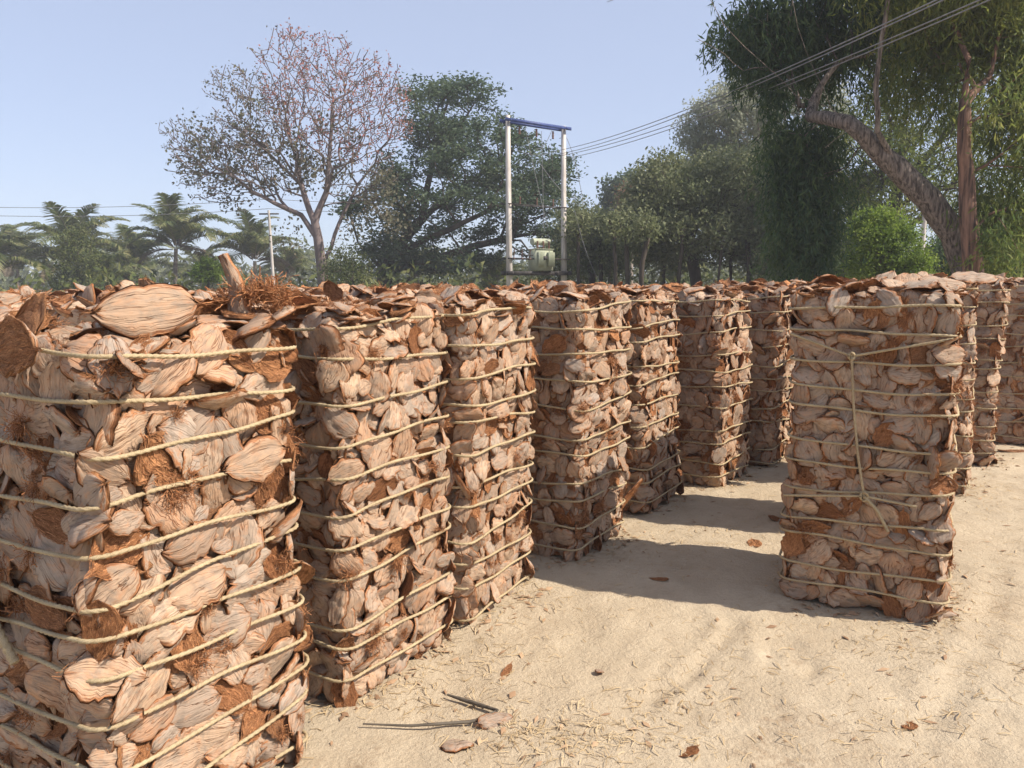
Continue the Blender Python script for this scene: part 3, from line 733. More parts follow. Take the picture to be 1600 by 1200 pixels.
def grow_tree(trunks, pts, step, g, bias=.35, jit=.22):
    """trunks: polylines (first starts at the root; others start on an existing one). returns node positions and parents"""
    pos, par = [], []
    for tr in trunks:
        prev = -1
        if pos:
            d = np.linalg.norm(np.array(pos) - np.array(tr[0]), axis=1); prev = int(d.argmin())
        P = np.array(tr, float); P = P if prev < 0 else P[1:]
        last = pos[prev] if prev >= 0 else None
        for p in P:
            if last is not None:
                m = max(1, int(np.linalg.norm(p - last) / step)); q0 = np.array(last)
                for k in range(1, m + 1): pos.append(q0 + (p - q0) * k / m + g.normal(0, step * .04, 3)); par.append(prev); prev = len(pos) - 1
            else: pos.append(np.array(p)); par.append(-1); prev = len(pos) - 1
            last = pos[prev]
    root = pos[0]; N = len(pos) + len(pts) * 12
    A = np.zeros((N, 3)); L = np.zeros(N); n = len(pos); A[:n] = pos
    for k in range(n): L[k] = 0 if par[k] < 0 else L[par[k]] + np.linalg.norm(A[k] - A[par[k]])
    top = A[:n][:, 2].max(); start = min(6, n - 1)
    pts = pts[np.argsort(np.linalg.norm(pts - A[n // 2], axis=1))]
    for p in pts:
        d = np.linalg.norm(A[:n] - p, axis=1); c = d + bias * L[:n]; c[:start] += 5
        c += np.maximum(0, A[:n, 2] - p[2]) * .35
        k = int(c.argmin()); m = min(10, max(1, int(d[k] / step))); q0 = A[k].copy(); prev = k
        bow = g.normal(0, jit, 3) * d[k] * .35 + np.array((0, 0, .06 * d[k]))
        for s in range(1, m + 1):
            f = s / m; A[n] = q0 + (p - q0) * f + bow * math.sin(math.pi * f) + (g.normal(0, .03 * step, 3) if s < m else 0)
            par.append(prev); L[n] = L[prev] + np.linalg.norm(A[n] - A[prev]); prev = n; n += 1
    return A[:n], np.array(par)

def branch_mesh(A, par, r_base, r_tip, mat, name='trunk', taper=0.0):
    n = len(A); cnt = np.zeros(n); kids = [[] for _ in range(n)]
    for k in range(n):
        if par[k] >= 0: kids[par[k]].append(k)
    for k in range(n - 1, -1, -1):
        if not kids[k]: cnt[k] = 1
        if par[k] >= 0: cnt[par[k]] += cnt[k]
    e = math.log(r_base / r_tip) / math.log(max(2, cnt[0])); rad = r_tip * cnt ** e
    if taper:
        L = np.zeros(n)
        for k in range(1, n): L[k] = 0 if par[k] < 0 else L[par[k]] + np.linalg.norm(A[k] - A[par[k]])
        rad = np.maximum(r_tip, rad * np.maximum(.22, 1 - L / taper))
    G = Geo(); stack = [(0, None)]
    while stack:
        k, frm = stack.pop(); path = [] if frm is None else [frm]
        while True:
            path.append(k)
            if not kids[k]: break
            ks = sorted(kids[k], key=lambda q: -cnt[q])
            for q in ks[1:]: stack.append((q, k))
            k = ks[0]
        if len(path) < 2: continue
        rr = rad[path].copy()
        if frm is not None: rr[0] = min(rr[0], rr[1] * 1.25)
        P = A[path]
        s = 10 if rr.max() > .12 else (6 if rr.max() > .04 else (4 if rr.max() > .018 else 3))
        if len(path) == 2: P = np.array([P[0], (P[0] + P[1]) / 2, P[1]]); rr = np.array([rr[0], (rr[0] + rr[1]) / 2, rr[1]])
        G.tube(P, rr, s, cap=False)
    return G.mesh(name, [mat]), rad, cnt

def leaf_quads(C, g, ln, wd, droop=0.0, flat=0.0, fold=.25):
    """one diamond-shaped leaf at each centre"""
    n = len(C); d = g.normal(0, 1, (n, 3)); d[:, 2] = d[:, 2] * (1 - flat) - droop; d /= np.linalg.norm(d, axis=1)[:, None]
    r = g.normal(0, 1, (n, 3)); r[:, 2] *= (1 - flat); w = np.cross(d, r); w /= np.linalg.norm(w, axis=1)[:, None] + 1e-9
    nn = np.cross(d, w)
    L = (ln * g.uniform(.6, 1.35, n))[:, None]; W = (wd * g.uniform(.65, 1.3, n))[:, None]
    V = np.stack([C, C + d * L * .45 + w * W * .5 + nn * L * .05, C + d * L - nn * L * fold * .3, C + d * L * .5 - w * W * .5 + nn * L * .05], 1).reshape(-1, 3)
    return V, np.arange(n * 4).reshape(n, 4)

def crown_mesh(C, mats, sel, g, ln, wd, **kw):
    V, F = leaf_quads(C, g, ln, wd, **kw); return make_mesh('crown', V, F, mats, sel, smooth=False)

def blob_points(blobs, n, g, shell=.35):
    """random points in a set of ellipsoids given as (u, v, ru, rv, depth, rdepth) in photo pixels and metres"""
    vol = np.array([b[2] * b[3] for b in blobs], float); vol /= vol.sum(); out = []
    for b, k in zip(blobs, g.multinomial(n, vol)):
        q = g.normal(0, 1, (k, 3)); q /= np.linalg.norm(q, axis=1)[:, None]; q *= (g.uniform(shell ** 3, 1, k) ** (1 / 3))[:, None]
        c = np.array(at(b[0], b[1], b[4])); s = px(b[4])
        out.append(c + q * (b[2] * s, b[5], b[3] * s))
    out = np.concatenate(out); return out[out[:, 2] > .4]

def tree(name, label, trunks, blobs, n_att, n_leaf, leaf, leafmat, bark, r_base, r_tip, seed, spread, step=.5, cat='tree', group=None, sel=None, mats=None, tipmax=2, bias=.35, taper=0.0, **kw):
    g = np.random.default_rng(seed); base = trunks[0][0]; root = empty(name, tuple(base)); tag(root, label, cat, group)
    b0 = np.array(base)
    A, par = grow_tree([[np.array(p) for p in tr] for tr in trunks], blob_points(blobs, n_att, g), step, g, bias)
    me, rad, cnt = branch_mesh(A - b0, par, r_base, r_tip, bark, taper=taper); link('trunk', me, root)
    tips = np.flatnonzero(cnt <= tipmax); c = tips[g.integers(len(tips), size=n_leaf)]
    C = A[c] + (A[np.maximum(par[c], 0)] - A[c]) * g.random((n_leaf, 1)) + g.normal(0, 1, (n_leaf, 3)) * (np.array(spread) if isinstance(spread, tuple) else np.array((1, 1, .75)) * spread)
    mi = sel(C, g) if sel else np.zeros(n_leaf)
    link('crown', crown_mesh(C - b0, mats or [leafmat], mi, g, *leaf, **kw), root)
    return root

def ground_under(u, y): p = at(u, 445, y); return Vector((p.x, p.y, -.05))
def line(y, *uv): return [at(u, v, y + (w[0] if w else 0)) for (u, v, *w) in uv]

# --- half-bare fig tree, red at its upper right
zt = 34
def fig_sel(C, g):
    m = np.zeros(len(C))
    c = at(545, 125, zt); d = np.hypot(C[:, 0] - c.x, (C[:, 2] - c.z)); m[(d < 3.5) & (g.random(len(C)) < .85)] = 1
    c2 = at(480, 75, zt); d = np.hypot(C[:, 0] - c2.x, (C[:, 2] - c2.z)); m[(d < 1.8) & (g.random(len(C)) < .6)] = 1
    return m
tree('fig_tree', 'tall half-bare grey tree with reddish leaves at its upper right', [[ground_under(505, zt)] + line(zt, (503, 420), (498, 375), (492, 345)),
     line(zt, (498, 372), (470, 335), (430, 318, -.5), (385, 300, -1)), line(zt, (494, 350), (510, 300), (515, 240), (520, 160)), line(zt, (492, 345), (470, 290), (455, 220, 1), (440, 150, 1)),
     line(zt, (503, 410), (530, 350, 1), (560, 290, 1.5), (600, 240, 1.5)), line(zt, (470, 290), (420, 240), (370, 200, -1), (335, 180, -1))],
     [(500, 170, 95, 85, zt, 3.2), (440, 130, 70, 55, zt, 2.5), (570, 170, 68, 85, zt, 2.5), (345, 250, 80, 65, zt, 2), (420, 220, 90, 90, zt, 2.5), (330, 265, 60, 55, zt, 2), (465, 75, 45, 35, zt, 1.5), (450, 50, 22, 14, zt, .8), (520, 75, 35, 25, zt, 1.2), (560, 270, 60, 50, zt, 2), (622, 175, 28, 55, zt, 1), (355, 130, 40, 30, zt, 1), (275, 215, 22, 40, zt, 1), (590, 110, 35, 25, zt, 1.2)],
     2700, 6400, (.115, .075), None, M_BARK_FIG, .27, .0165, 5, .13, .5, taper=22, sel=fig_sel, mats=[L_FIG, L_RED], droop=.5, group='big trees behind the bales')
# denser green part on its lower left
g = np.random.default_rng(8)
C = blob_points([(330, 255, 58, 50, zt, 1.6), (310, 230, 45, 45, zt, 1.4), (365, 300, 40, 30, zt, 1.2), (395, 205, 50, 50, zt, 1.2), (440, 260, 50, 45, zt, 1.5), (450, 375, 45, 30, zt, 1), (500, 240, 60, 60, zt, 2), (575, 280, 45, 45, zt, 1.5), (605, 320, 35, 55, zt, 1.2), (575, 350, 40, 35, zt, 1.2)], 500, g, .1)
C = C[g.permutation(len(C))[:210]]; C = C[g.integers(len(C), size=3400)] + g.normal(0, .22, (3400, 3))
fr = [o for o in bpy.data.objects if o.name == 'fig_tree'][0]
link('crown', crown_mesh(C - np.array(fr.location), [L_FIG], None, g, .17, .12, droop=.5), fr)

# --- dark feathery tree
zt = 39
tree('rain_tree', 'broad dark green feathery tree behind the twin poles', [[ground_under(598, zt)] + line(zt, (600, 425), (615, 395)),
     line(zt, (615, 395), (660, 340), (672, 270), (690, 190)), line(zt, (615, 395), (700, 360, -2), (780, 320, -2), (850, 300, -2)), line(zt, (600, 425), (560, 380), (545, 330)),
     line(zt, (600, 425), (660, 410), (740, 385), (800, 370)), line(zt, (660, 340), (740, 280), (800, 240))],
     [(700, 180, 75, 60, zt, 3), (735, 230, 95, 70, zt, 4), (665, 290, 85, 90, zt, 4), (810, 265, 80, 60, zt, 3.5), (860, 320, 60, 60, zt, 3), (740, 330, 120, 55, zt, 4), (860, 390, 50, 40, zt, 3), (600, 330, 60, 70, zt, 3), (855, 290, 40, 45, zt, 2), (670, 140, 35, 22, zt, 1.5), (735, 140, 45, 24, zt, 1.5), (600, 400, 55, 35, zt, 2.5), (700, 410, 90, 28, zt, 3)],
     560, 48000, (.20, .09), L_DARK, M_BARK_DARK, .40, .022, 6, (.36, .36, .15), .6, flat=.55, tipmax=1, group='big trees behind the bales')
# --- trees of the thicket between poles and leaning tree
tree('thicket_tree', 'wide olive thicket tree with an arching dark limb', [[ground_under(1100, 30)] + line(30, (1085, 420), (1075, 370)), line(30, (1075, 370), (1100, 330), (1130, 315), (1165, 325)), line(30, (1075, 370), (1040, 320), (1030, 280))],
     [(1060, 300, 80, 55, 30, 3), (1150, 285, 85, 55, 30, 3), (1110, 370, 130, 50, 30, 3), (1010, 350, 55, 60, 30, 2), (1200, 370, 60, 60, 30, 2), (1030, 270, 40, 25, 30, 1.5), (1215, 300, 30, 40, 30, 2)],
     760, 42000, (.15, .085), L_OLIVE, M_BARK_DARK, .22, .010, 7, .27, .5, group='thicket behind the bales')
tree('airy_tree', 'tall pale silvery airy tree left of the leaning trunk', [[ground_under(1235, 36)] + line(36, (1225, 400), (1210, 320), (1195, 280)), line(36, (1210, 310), (1170, 260), (1140, 230)), line(36, (1200, 280), (1190, 210), (1160, 170)), line(36, (1210, 315), (1250, 260), (1270, 200))],
     [(1135, 185, 65, 55, 36, 2.5), (1185, 165, 60, 50, 36, 2.5), (1110, 215, 50, 55, 36, 2), (1160, 240, 70, 45, 36, 2), (1210, 250, 60, 50, 36, 2.5), (1280, 200, 50, 80, 36, 2)],
     1100, 34000, (.17, .075), L_SILVER, M_BARK_GREY, .24, .010, 9, .22, .5, group='thicket behind the bales')
tree('hazy_tree', 'tall hazy green tree behind the thicket and the palms', [[ground_under(1050, 52)] + line(52, (1050, 400), (1045, 330)), line(52, (1045, 350), (1090, 300), (1120, 270))],
     [(1040, 300, 60, 50, 52, 3), (1100, 280, 60, 50, 52, 3), (1000, 370, 70, 60, 52, 3), (1130, 350, 90, 70, 52, 3), (930, 400, 60, 40, 52, 3), (1210, 330, 70, 80, 52, 3)], 520, 32000, (.26, .14), L_OLIVE, M_BARK_DARK, .3, .02, 15, .4, .7, group='thicket behind the bales')
tree('distant_tree', 'small blue-green rounded tree far behind the thicket', [[ground_under(965, 62)] + line(62, (965, 400), (965, 340))],
     [(970, 300, 30, 32, 62, 2), (955, 330, 28, 25, 62, 2), (990, 280, 18, 16, 62, 1), (975, 370, 40, 50, 62, 2)], 170, 9000, (.34, .22), L_DARK, M_BARK_DARK, .25, .03, 10, .35, .8, group='thicket behind the bales')
tree('withered_tree', 'small brown withered tree beside the blue-green one', [[ground_under(985, 45)] + line(45, (985, 400), (988, 340))],
     [(988, 315, 22, 28, 45, 1.2), (978, 360, 25, 25, 45, 1.2)], 130, 3600, (.17, .09), L_BROWN, M_BARK_GREY, .14, .012, 12, .25, .6, group='thicket behind the bales')
tree('shrubby_tree', 'low grey-green tree just right of the twin poles', [[ground_under(925, 33)] + line(33, (925, 420), (920, 390))],
     [(915, 375, 45, 45, 33, 2), (900, 340, 25, 30, 33, 1.5), (945, 400, 40, 35, 33, 2)], 220, 9000, (.16, .08), L_OLIVE, M_BARK_DARK, .14, .012, 13, .28, .5, group='thicket behind the bales')
tree('backdrop_tree', 'dense yellow-green tree filling the background behind the leaning trunk', [[ground_under(1390, 27)] + line(27, (1390, 400), (1400, 300), (1410, 200)), line(27, (1400, 300), (1470, 220), (1520, 150)), line(27, (1400, 300), (1330, 230), (1310, 160))],
     [(1350, 250, 110, 80, 27, 3), (1450, 150, 120, 110, 27, 3), (1420, 330, 130, 90, 27, 3), (1560, 220, 90, 150, 27, 3), (1320, 360, 80, 70, 27, 2), (1570, 380, 70, 60, 27, 2), (1400, 40, 120, 60, 27, 2), (1560, 50, 90, 70, 27, 2)],
     800, 42000, (.17, .05), L_EUCY, M_BARK_DARK, .26, .012, 14, .32, .5, droop=.8, group='thicket behind the bales')
for k, (u, y, v, r, nl, lm, lab) in enumerate([(1320, 25, 395, 40, 4200, L_OLIVE, 'dull olive bush left of the bright green bush'), (1490, 24, 400, 60, 7000, L_EUC, 'dark green bush behind the foot of the leaning tree'),
        (1590, 22, 390, 60, 7000, L_EUC, 'dark bush at the right edge behind the bales'), (1235, 27, 400, 50, 6000, L_OLIVE, 'dark olive bush below the hanging foliage'),
        (870, 36, 420, 45, 4000, L_UNDER, 'light green bush at the foot of the right pole'), (545, 33, 425, 40, 3500, L_UNDER, 'light green bush at the foot of the half-bare tree')]):
    tree('bush', lab, [[ground_under(u, y)] + line(y, (u, v + 30), (u + 5, v + 10))], [(u, v, r, 45, y, 1.5), (u + r * .4, v + 15, r * .6, 35, y, 1.2), (u - r * .5, v + 15, r * .6, 35, y, 1.2)],
         120, nl, (.13, .055), lm, M_BARK_DARK, .07, .008, 30 + k, .22, .4, cat='bush', group='bushes under the trees')
tree('bush', 'bright green sunlit bush framed by the leaning tree', [[ground_under(1385, 19)] + line(19, (1385, 430), (1385, 405))],
     [(1378, 365, 48, 36, 19, .9), (1360, 395, 42, 38, 19, .8), (1415, 405, 36, 40, 19, .8), (1385, 425, 55, 30, 19, .9), (1372, 340, 28, 20, 19, .5)], 260, 17000, (.085, .045), L_BUSH, M_BARK_DARK, .06, .006, 40, .13, .3, cat='bush', group='bushes under the trees')

# --- slender trunks below the thicket
for k, u in enumerate([905, 938, 962, 985, 1004, 1040, 1062, 1120, 1145, 1168, 1262, 1290]):
    gg = np.random.default_rng(500 + k); y = 27 + gg.uniform(-1, 5)
    tree('slender_tree', ['leftmost slender trunk beside the right pole', 'second slender trunk right of the twin poles', 'third slender trunk right of the twin poles', 'fourth slender trunk right of the twin poles', 'fifth slender trunk right of the twin poles', 'sixth slender trunk right of the twin poles', 'seventh slender trunk right of the twin poles', 'eighth slender trunk right of the twin poles, below the arching limb', 'ninth slender trunk right of the twin poles', 'tenth slender trunk right of the twin poles', 'slender trunk seen through the left of the hanging foliage', 'slender trunk seen through the right of the hanging foliage'][k], [[ground_under(u, y)] + line(y, (u + gg.normal(0, 3), 410), (u + gg.normal(0, 6), 370), (u + gg.normal(0, 9), 345))],
         [(u, 352, 18, 20, y, .6)], 30, 700, (.15, .07), L_OLIVE, M_BARK_DARK, gg.uniform(.045, .09), .010, 520 + k, .25, .4, group='slender trunks below the thicket')

# --- coconut palms
def frond_mesh(seed, L=3.6, dry=False):
    g = np.random.default_rng(seed); n = 15; t = np.linspace(0, 1, n); dr = g.uniform(.55, 1.0)
    ang = R(g.uniform(52, 66)) - dr * R(115) * t ** 1.5
    dx, dz = np.cos(ang) * L / n, np.sin(ang) * L / n; P = np.column_stack([np.cumsum(dx), .12 * L * t ** 2 * g.normal(0, .6), np.cumsum(dz)])
    G = Geo(); G.tube(P, np.linspace(.035, .008, n), 4, cap=False, m=1)
    T = np.gradient(P, axis=0); T /= np.linalg.norm(T, axis=1)[:, None]; N = 46
    for s in (-1, 1):
        for k in range(N):
            f = .12 + .87 * k / N + g.normal(0, .004); q = np.array([np.interp(f, t, P[:, c]) for c in range(3)]); tt = np.array([np.interp(f, t, T[:, c]) for c in range(3)])
            side = np.array((0, s, 0.0)); up = np.cross(tt, (0, 1, 0)); up = up * (1 if up[2] > 0 else -1)
            ll = L * .27 * math.sin(math.pi * (.18 + .75 * f)) * g.uniform(.85, 1.15)
            d0 = tt * .55 + side * .8 + up * .28 + g.normal(0, .07, 3); d0 /= np.linalg.norm(d0); d1 = d0 + np.array((0, 0, -.85)); d1 /= np.linalg.norm(d1)
            wv = np.cross(d0, up); wv /= np.linalg.norm(wv) + 1e-9; wv *= .034
            a, b, c = q, q + d0 * ll * .5, q + d0 * ll * .5 + d1 * ll * .5
            G.add([a - wv, a + wv, b + wv, b - wv, c], [(0, 1, 2, 3)], 0); G.add([b + wv, b - wv, c], [(0, 2, 1)], 0)
    return G.mesh('frond', [L_PALMDRY if dry else L_PALM, M_PALM_BARK], smooth=False)
FRONDS = [frond_mesh(70 + k) for k in range(6)]; DRY = [frond_mesh(90 + k, 3.2, True) for k in range(2)]
def palm(u, v, y, r, seed, label, lean=0.0, n=23):
    """u, v: photo pixel of the crown's heart; r: frond reach in photo pixels"""
    g = np.random.default_rng(seed); top = at(u, v, y); base = Vector((top.x - lean, top.y, -.05)); root = empty('coconut_palm', base); tag(root, label, 'palm', 'coconut palms')
    k = r * px(y) / 2.6; h = top.z + .05
    G = Geo(); t = np.linspace(0, 1, 12); P = np.column_stack([lean * t ** 2, 0 * t, h * t]); G.tube(P, .17 - .05 * t, 9); G.build('trunk', M_PALM_BARK, root)
    for q in range(n):
        o = link('frond', FRONDS[int(g.integers(6))], root); o.location = (lean, 0, h - .05)
        o.rotation_euler = (g.normal(0, .12), (-.62 + 1.12 * (q / n)) + g.normal(0, .08), q * 2.4 + g.normal(0, .15)); sc = k * g.uniform(.85, 1.1); o.scale = (sc, sc, sc)
    for q in range(3):
        o = link('frond', DRY[int(g.integers(2))], root); o.location = (lean, 0, h - .1); o.rotation_euler = (0, .95 + g.normal(0, .1), g.uniform(0, 6)); o.scale = (k * .85,) * 3
for a in [(275, 388, 52, 72, 1, 'tallest coconut palm left of the half-bare tree'), (118, 412, 50, 80, 2, 'coconut palm with bushy shrub in front, left of the tallest palm'),
          (208, 425, 58, 62, 3, 'drooping coconut palm close on the left of the tallest palm'), (28, 408, 66, 50, 4, 'pale distant coconut palm near the left edge'), (-12, 430, 46, 75, 5, 'coconut palm cut off by the left edge'),
          (398, 408, 55, 66, 6, 'coconut palm behind the thin grey utility pole'), 
          (320, 440, 60, 50, 9, 'low coconut palm just right of the tallest palm'), (165, 452, 44, 58, 10, 'short dark coconut palm hidden low between two palms'),
          (905, 410, 42, 45, 11, 'coconut palm right of the twin poles'), (955, 395, 38, 60, 12, 'dark coconut palm with hanging fronds left of the thicket'), (1335, 320, 28, 60, 13, 'coconut palm whose pale fronds arch above the bright green bush'),
          (650, 435, 44, 55, 14, 'coconut palm low behind the dark feathery tree'), (775, 440, 42, 45, 15, 'low coconut palm at the foot of the left pole'), (1060, 430, 36, 40, 16, 'small coconut palm under the thicket'), (450, 430, 60, 45, 17, 'far coconut palm right of the thin utility pole')]:
    palm(*a[:5], a[5], lean=.3 * math.sin(a[4] * 2.1))
tree('shrub', 'leafy shrub growing in front of the second palm from the left', [[ground_under(122, 40)] + line(40, (122, 440), (122, 400))], [(122, 395, 34, 48, 40, 1.2), (118, 430, 45, 35, 40, 1.2)], 160, 6000, (.13, .07), L_UNDER, M_BARK_DARK, .08, .008, 61, .2, .4, cat='shrub')
tree('shrub', 'small bright yellow-green shrub right of the tallest palm', [[ground_under(325, 34)] + line(34, (325, 435), (325, 425))], [(325, 425, 22, 18, 34, .6)], 60, 1500, (.26, .06), L_BUSH, M_BARK_DARK, .05, .008, 62, .1, .3, cat='shrub')

# --- low growth that hides the ground between the trunks
g = np.random.default_rng(77); n = 34000
xx = g.uniform(-44, 30, n); yy = g.uniform(30, 62, n); hh = (1.5 + 1.2 * vnoise(xx * .35, yy * .35, 4) + .7 * vnoise(xx * 1.3, yy * 1.3, 5))
ok = (np.abs(xx) < .78 * yy + 2); xx, yy, hh = xx[ok], yy[ok], hh[ok]
V, F = leaf_quads(np.column_stack([xx, yy, np.maximum(.05, hh * g.random(len(xx)) ** .6)]), g, .34, .15, droop=-.4)
tag(link('undergrowth', make_mesh('undergrowth', V, F, [L_UNDER], None, smooth=False)), 'mixed green undergrowth filling the ground below the trees', 'undergrowth', kind='stuff')
n = 26000; xx = g.uniform(-120, 90, n); yy = g.uniform(95, 110, n); hh = 5.0 + 2.4 * vnoise(xx * .11, yy * .05, 6) + 1.2 * vnoise(xx * .4, yy * .2, 7)
V, F = leaf_quads(np.column_stack([xx, yy, hh * g.random(n) ** .7]), g, 1.0, .5)
tag(link('far_trees', make_mesh('far_trees', V, F, [L_OLIVE], None, smooth=False)), 'far-off line of trees behind the palm grove', 'woodland', kind='stuff')

# --- leaning tree on the right with hanging narrow leaves
def hanging_crown(A, tips, n_str, g, zlen, ln, wd, per):
    cl = tips[g.permutation(len(tips))[:max(20, n_str // 16)]]
    c = cl[g.integers(len(cl), size=n_str)]; st = A[c] + g.normal(0, .20, (n_str, 3)); out = []
    for k in range(n_str):
        L = g.uniform(*zlen); d = g.normal(0, .35, 3); d[2] = -1; q = st[k] + np.outer(np.linspace(0, 1, per) ** 1.1 * L, d) ; out.append(q + g.normal(0, .035, q.shape))
    C = np.concatenate(out); return leaf_quads(C, g, ln, wd, droop=1.7, fold=.5)
ye = 14.0
def leaning_tree():
    g = np.random.default_rng(21); base = ground_under(1518, ye); root = empty('leaning_tree', base); b0 = np.array(base)
    tag(root, 'big leaning tree on the right with drooping narrow leaves', 'tree', 'big trees behind the bales')
    trunks = [[base] + line(ye, (1512, 425), (1490, 365), (1450, 310), (1400, 262), (1350, 215), (1300, 170), (1245, 148, -.3), (1200, 105, -.5), (1165, 75, -.6), (1130, 40, -.7), (1110, 0, -.8)),
              line(ye, (1400, 262), (1372, 205, -.3), (1370, 140, -.4), (1378, 60, -.5), (1395, -30, -.6), (1410, -120, -.8)),
              line(ye, (1300, 170), (1275, 110, -.3), (1245, 45, -.4), (1232, -30, -.4), (1200, -110, -.2)),
              line(ye, (1350, 225), (1330, 200, -.5), (1320, 205, -.9), (1290, 230, -1.3)), line(ye, (1200, 105), (1160, 110, .2), (1130, 85, -.4), (1090, 60, -.6))]
    blobs = [(1190, 35, 65, 50, ye + 1.6, .9), (1235, 60, 90, 75, ye + 2.0, .9), (1195, 110, 30, 30, ye + 1.5, .6), (1330, 60, 90, 70, ye + 2.0, .9), (1240, 205, 40, 50, ye + 1.4, .6), (1275, 260, 45, 55, ye + 1.4, .6), 
             (1320, -80, 160, 70, ye + 1.2, 1.4), (1420, -20, 90, 70, ye + 1.6, 1.0), (960, -12, 25, 8, ye, .4)]
    A, par = grow_tree([[np.array(p) for p in tr] for tr in trunks], blob_points(blobs, 520, g, .2), .28, g, .3)
    me, rad, cnt = branch_mesh(A - b0, par, .30, .006, M_BARK_EUC, taper=12.5); link('trunk', me, root)
    tips = np.flatnonzero((cnt <= 3) & ((A[:, 1] > ye + .85) | (A[:, 2] > at(1200, -40, ye).z)))   # leaves hang behind the bare limb
    V, F = hanging_crown(A, tips, 4600, g, (.2, .65), .18, .034, 9)
    keep = (V.reshape(-1, 4, 3)[:, 0, 1] > ye + .5) | (V.reshape(-1, 4, 3)[:, 0, 2] > at(1200, -10, ye).z)
    V = V.reshape(-1, 4, 3)[keep].reshape(-1, 3); F = np.arange(len(V)).reshape(-1, 4)
    low = blob_points([(1245, 320, 36, 75, ye + 1.2, .6), (1280, 310, 38, 60, ye + 1.4, .5), (1250, 235, 36, 45, ye + 1.5, .5), (1265, 370, 42, 50, ye + 1.4, .5)], 190, g, .1)
    V2, F2 = hanging_crown(low, np.arange(len(low)), 1400, g, (.25, .7), .17, .032, 9)
    link('crown', make_mesh('crown', np.concatenate([V, V2]) - b0, np.concatenate([F, F2 + len(V)]), [L_EUC], None, smooth=False), root)
leaning_tree()
def upright_tree():
    g = np.random.default_rng(22); ye2 = 13.3; base = ground_under(1528, ye2); root = empty('upright_tree', base); b0 = np.array(base)
    tag(root, 'upright tree with peeling red-brown bark at the right edge', 'tree', 'big trees behind the bales')
    trunks = [[base] + line(ye2, (1522, 420), (1512, 340), (1508, 240), (1510, 160), (1512, 95)), line(ye2, (1510, 170), (1545, 120, .2), (1560, 60, .3), (1590, -20, .4)), line(ye2, (1508, 210), (1540, 160, -.5), (1600, 110, -.8)),
              line(ye2, (1515, 380), (1560, 340, -.6), (1590, 390, -.8)), line(ye2, (1512, 95), (1490, 40, .4), (1470, -40, .6))]
    blobs = [(1560, 30, 90, 80, ye2 + .8, 1.0), (1595, 160, 55, 90, ye2 + .3, .8), (1470, 0, 90, 70, ye2 + .8, 1.0), (1595, 300, 45, 90, ye2 + .3, .7), (1450, 110, 50, 60, ye2 + 1.2, .8), (1530, -90, 160, 60, ye2, 1.5), (1560, 360, 50, 50, ye2 + .6, .8)]
    A, par = grow_tree([[np.array(p) for p in tr] for tr in trunks], blob_points(blobs, 380, g, .2), .28, g, .3)
    me, rad, cnt = branch_mesh(A - b0, par, .20, .006, M_BARK_RED, taper=12); link('trunk', me, root)
    V, F = hanging_crown(A, np.flatnonzero(cnt <= 3), 4300, g, (.2, .65), .17, .032, 9)
    link('crown', make_mesh('crown', V - b0, F, [L_EUCY], None, smooth=False), root)
upright_tree()

# ------------------------------------------------------------------ twin-pole transformer, poles and wires
M_CONC = mat_plain('pole_concrete', (.36,.33,.30), (.60,.56,.52), 5, .85, .005, (1,1,.25))
M_BLUE = mat_plain('blue_painted_steel', (.035,.055,.16), (.06,.09,.24), 6, .5, 0)
M_STEEL = mat_plain('dark_steel', (.03,.028,.027), (.07,.06,.055), 8, .6, 0)
M_GREEN = mat_plain('pale_green_paint', (.30,.325,.235), (.38,.40,.30), 3, .5, 0)
M_WIRE = mat_plain('aluminium_wire', (.16,.16,.165), (.24,.24,.245), 10, .5, 0)
M_PORC = mat_plain('porcelain', (.10,.05,.035), (.20,.11,.08), 5, .35, 0)
yl, yr = 28.0, 29.6
pl, pr = at(796, 440, yl), at(881, 440, yr)
tl, tr_ = at(795, 180, yl).z, at(880, 197, yr).z
def conc_pole(label, p, h, w, name='concrete_pole'):
    G = Geo(); s = math.sqrt(2) / 2; th = math.atan2(pr.y - pl.y, pr.x - pl.x)
    V = []
    for z, k in ((0, 1.0), (h, .68)):
        for (a, b) in ((-1, -1), (1, -1), (1, 1), (-1, 1)):
            x, y = a * w / 2 * k, b * w / 2 * k; V.append((x * math.cos(th) - y * math.sin(th), x * math.sin(th) + y * math.cos(th), z))
    G.add(V, [(0, 3, 2, 1), (4, 5, 6, 7), (0, 1, 5, 4), (1, 2, 6, 5), (2, 3, 7, 6), (3, 0, 4, 7)])
    root = empty(name, (p.x, p.y, -.05)); tag(root, label, 'pole', 'concrete poles'); G.build('shaft', M_CONC, root, False); return root
P1 = conc_pole('left concrete pole of the twin-pole transformer stand', pl, tl + .05, .18); P2 = conc_pole('right concrete pole of the twin-pole transformer stand', pr, tr_ + .05, .18)
ax = Vector((pr.x - pl.x, pr.y - pl.y, 0)); span = ax.length; axn = ax.normalized(); rzp = math.atan2(ax.y, ax.x)
def beam(z, ext, w, h, m, name, label, off=.17, z2=None):
    G = Geo(); mid = (pl + pr) / 2
    for s in (-1, 1):
        c = Vector((mid.x, mid.y, 0)) + Vector((-axn.y, axn.x, 0)) * off * s
        G.box((0 + (c.x - mid.x), (c.y - mid.y), 0), (span + ext, w, h), rzp)
    for s in (-1, 1):
        G.box((axn.x * s * span / 2, axn.y * s * span / 2, 0), (.05, off * 2 + w + .04, h * .5), rzp)
    o = G.build(name, m, None, False); o.location = (mid.x, mid.y, z); tag(o, label, 'beam', 'steel beams of the transformer stand'); return o
top_beam = beam(at(796, 186, yl).z - .05, .45, .05, .11, M_BLUE, 'cross_beam', 'blue steel cross beam joining the tops of the twin poles')
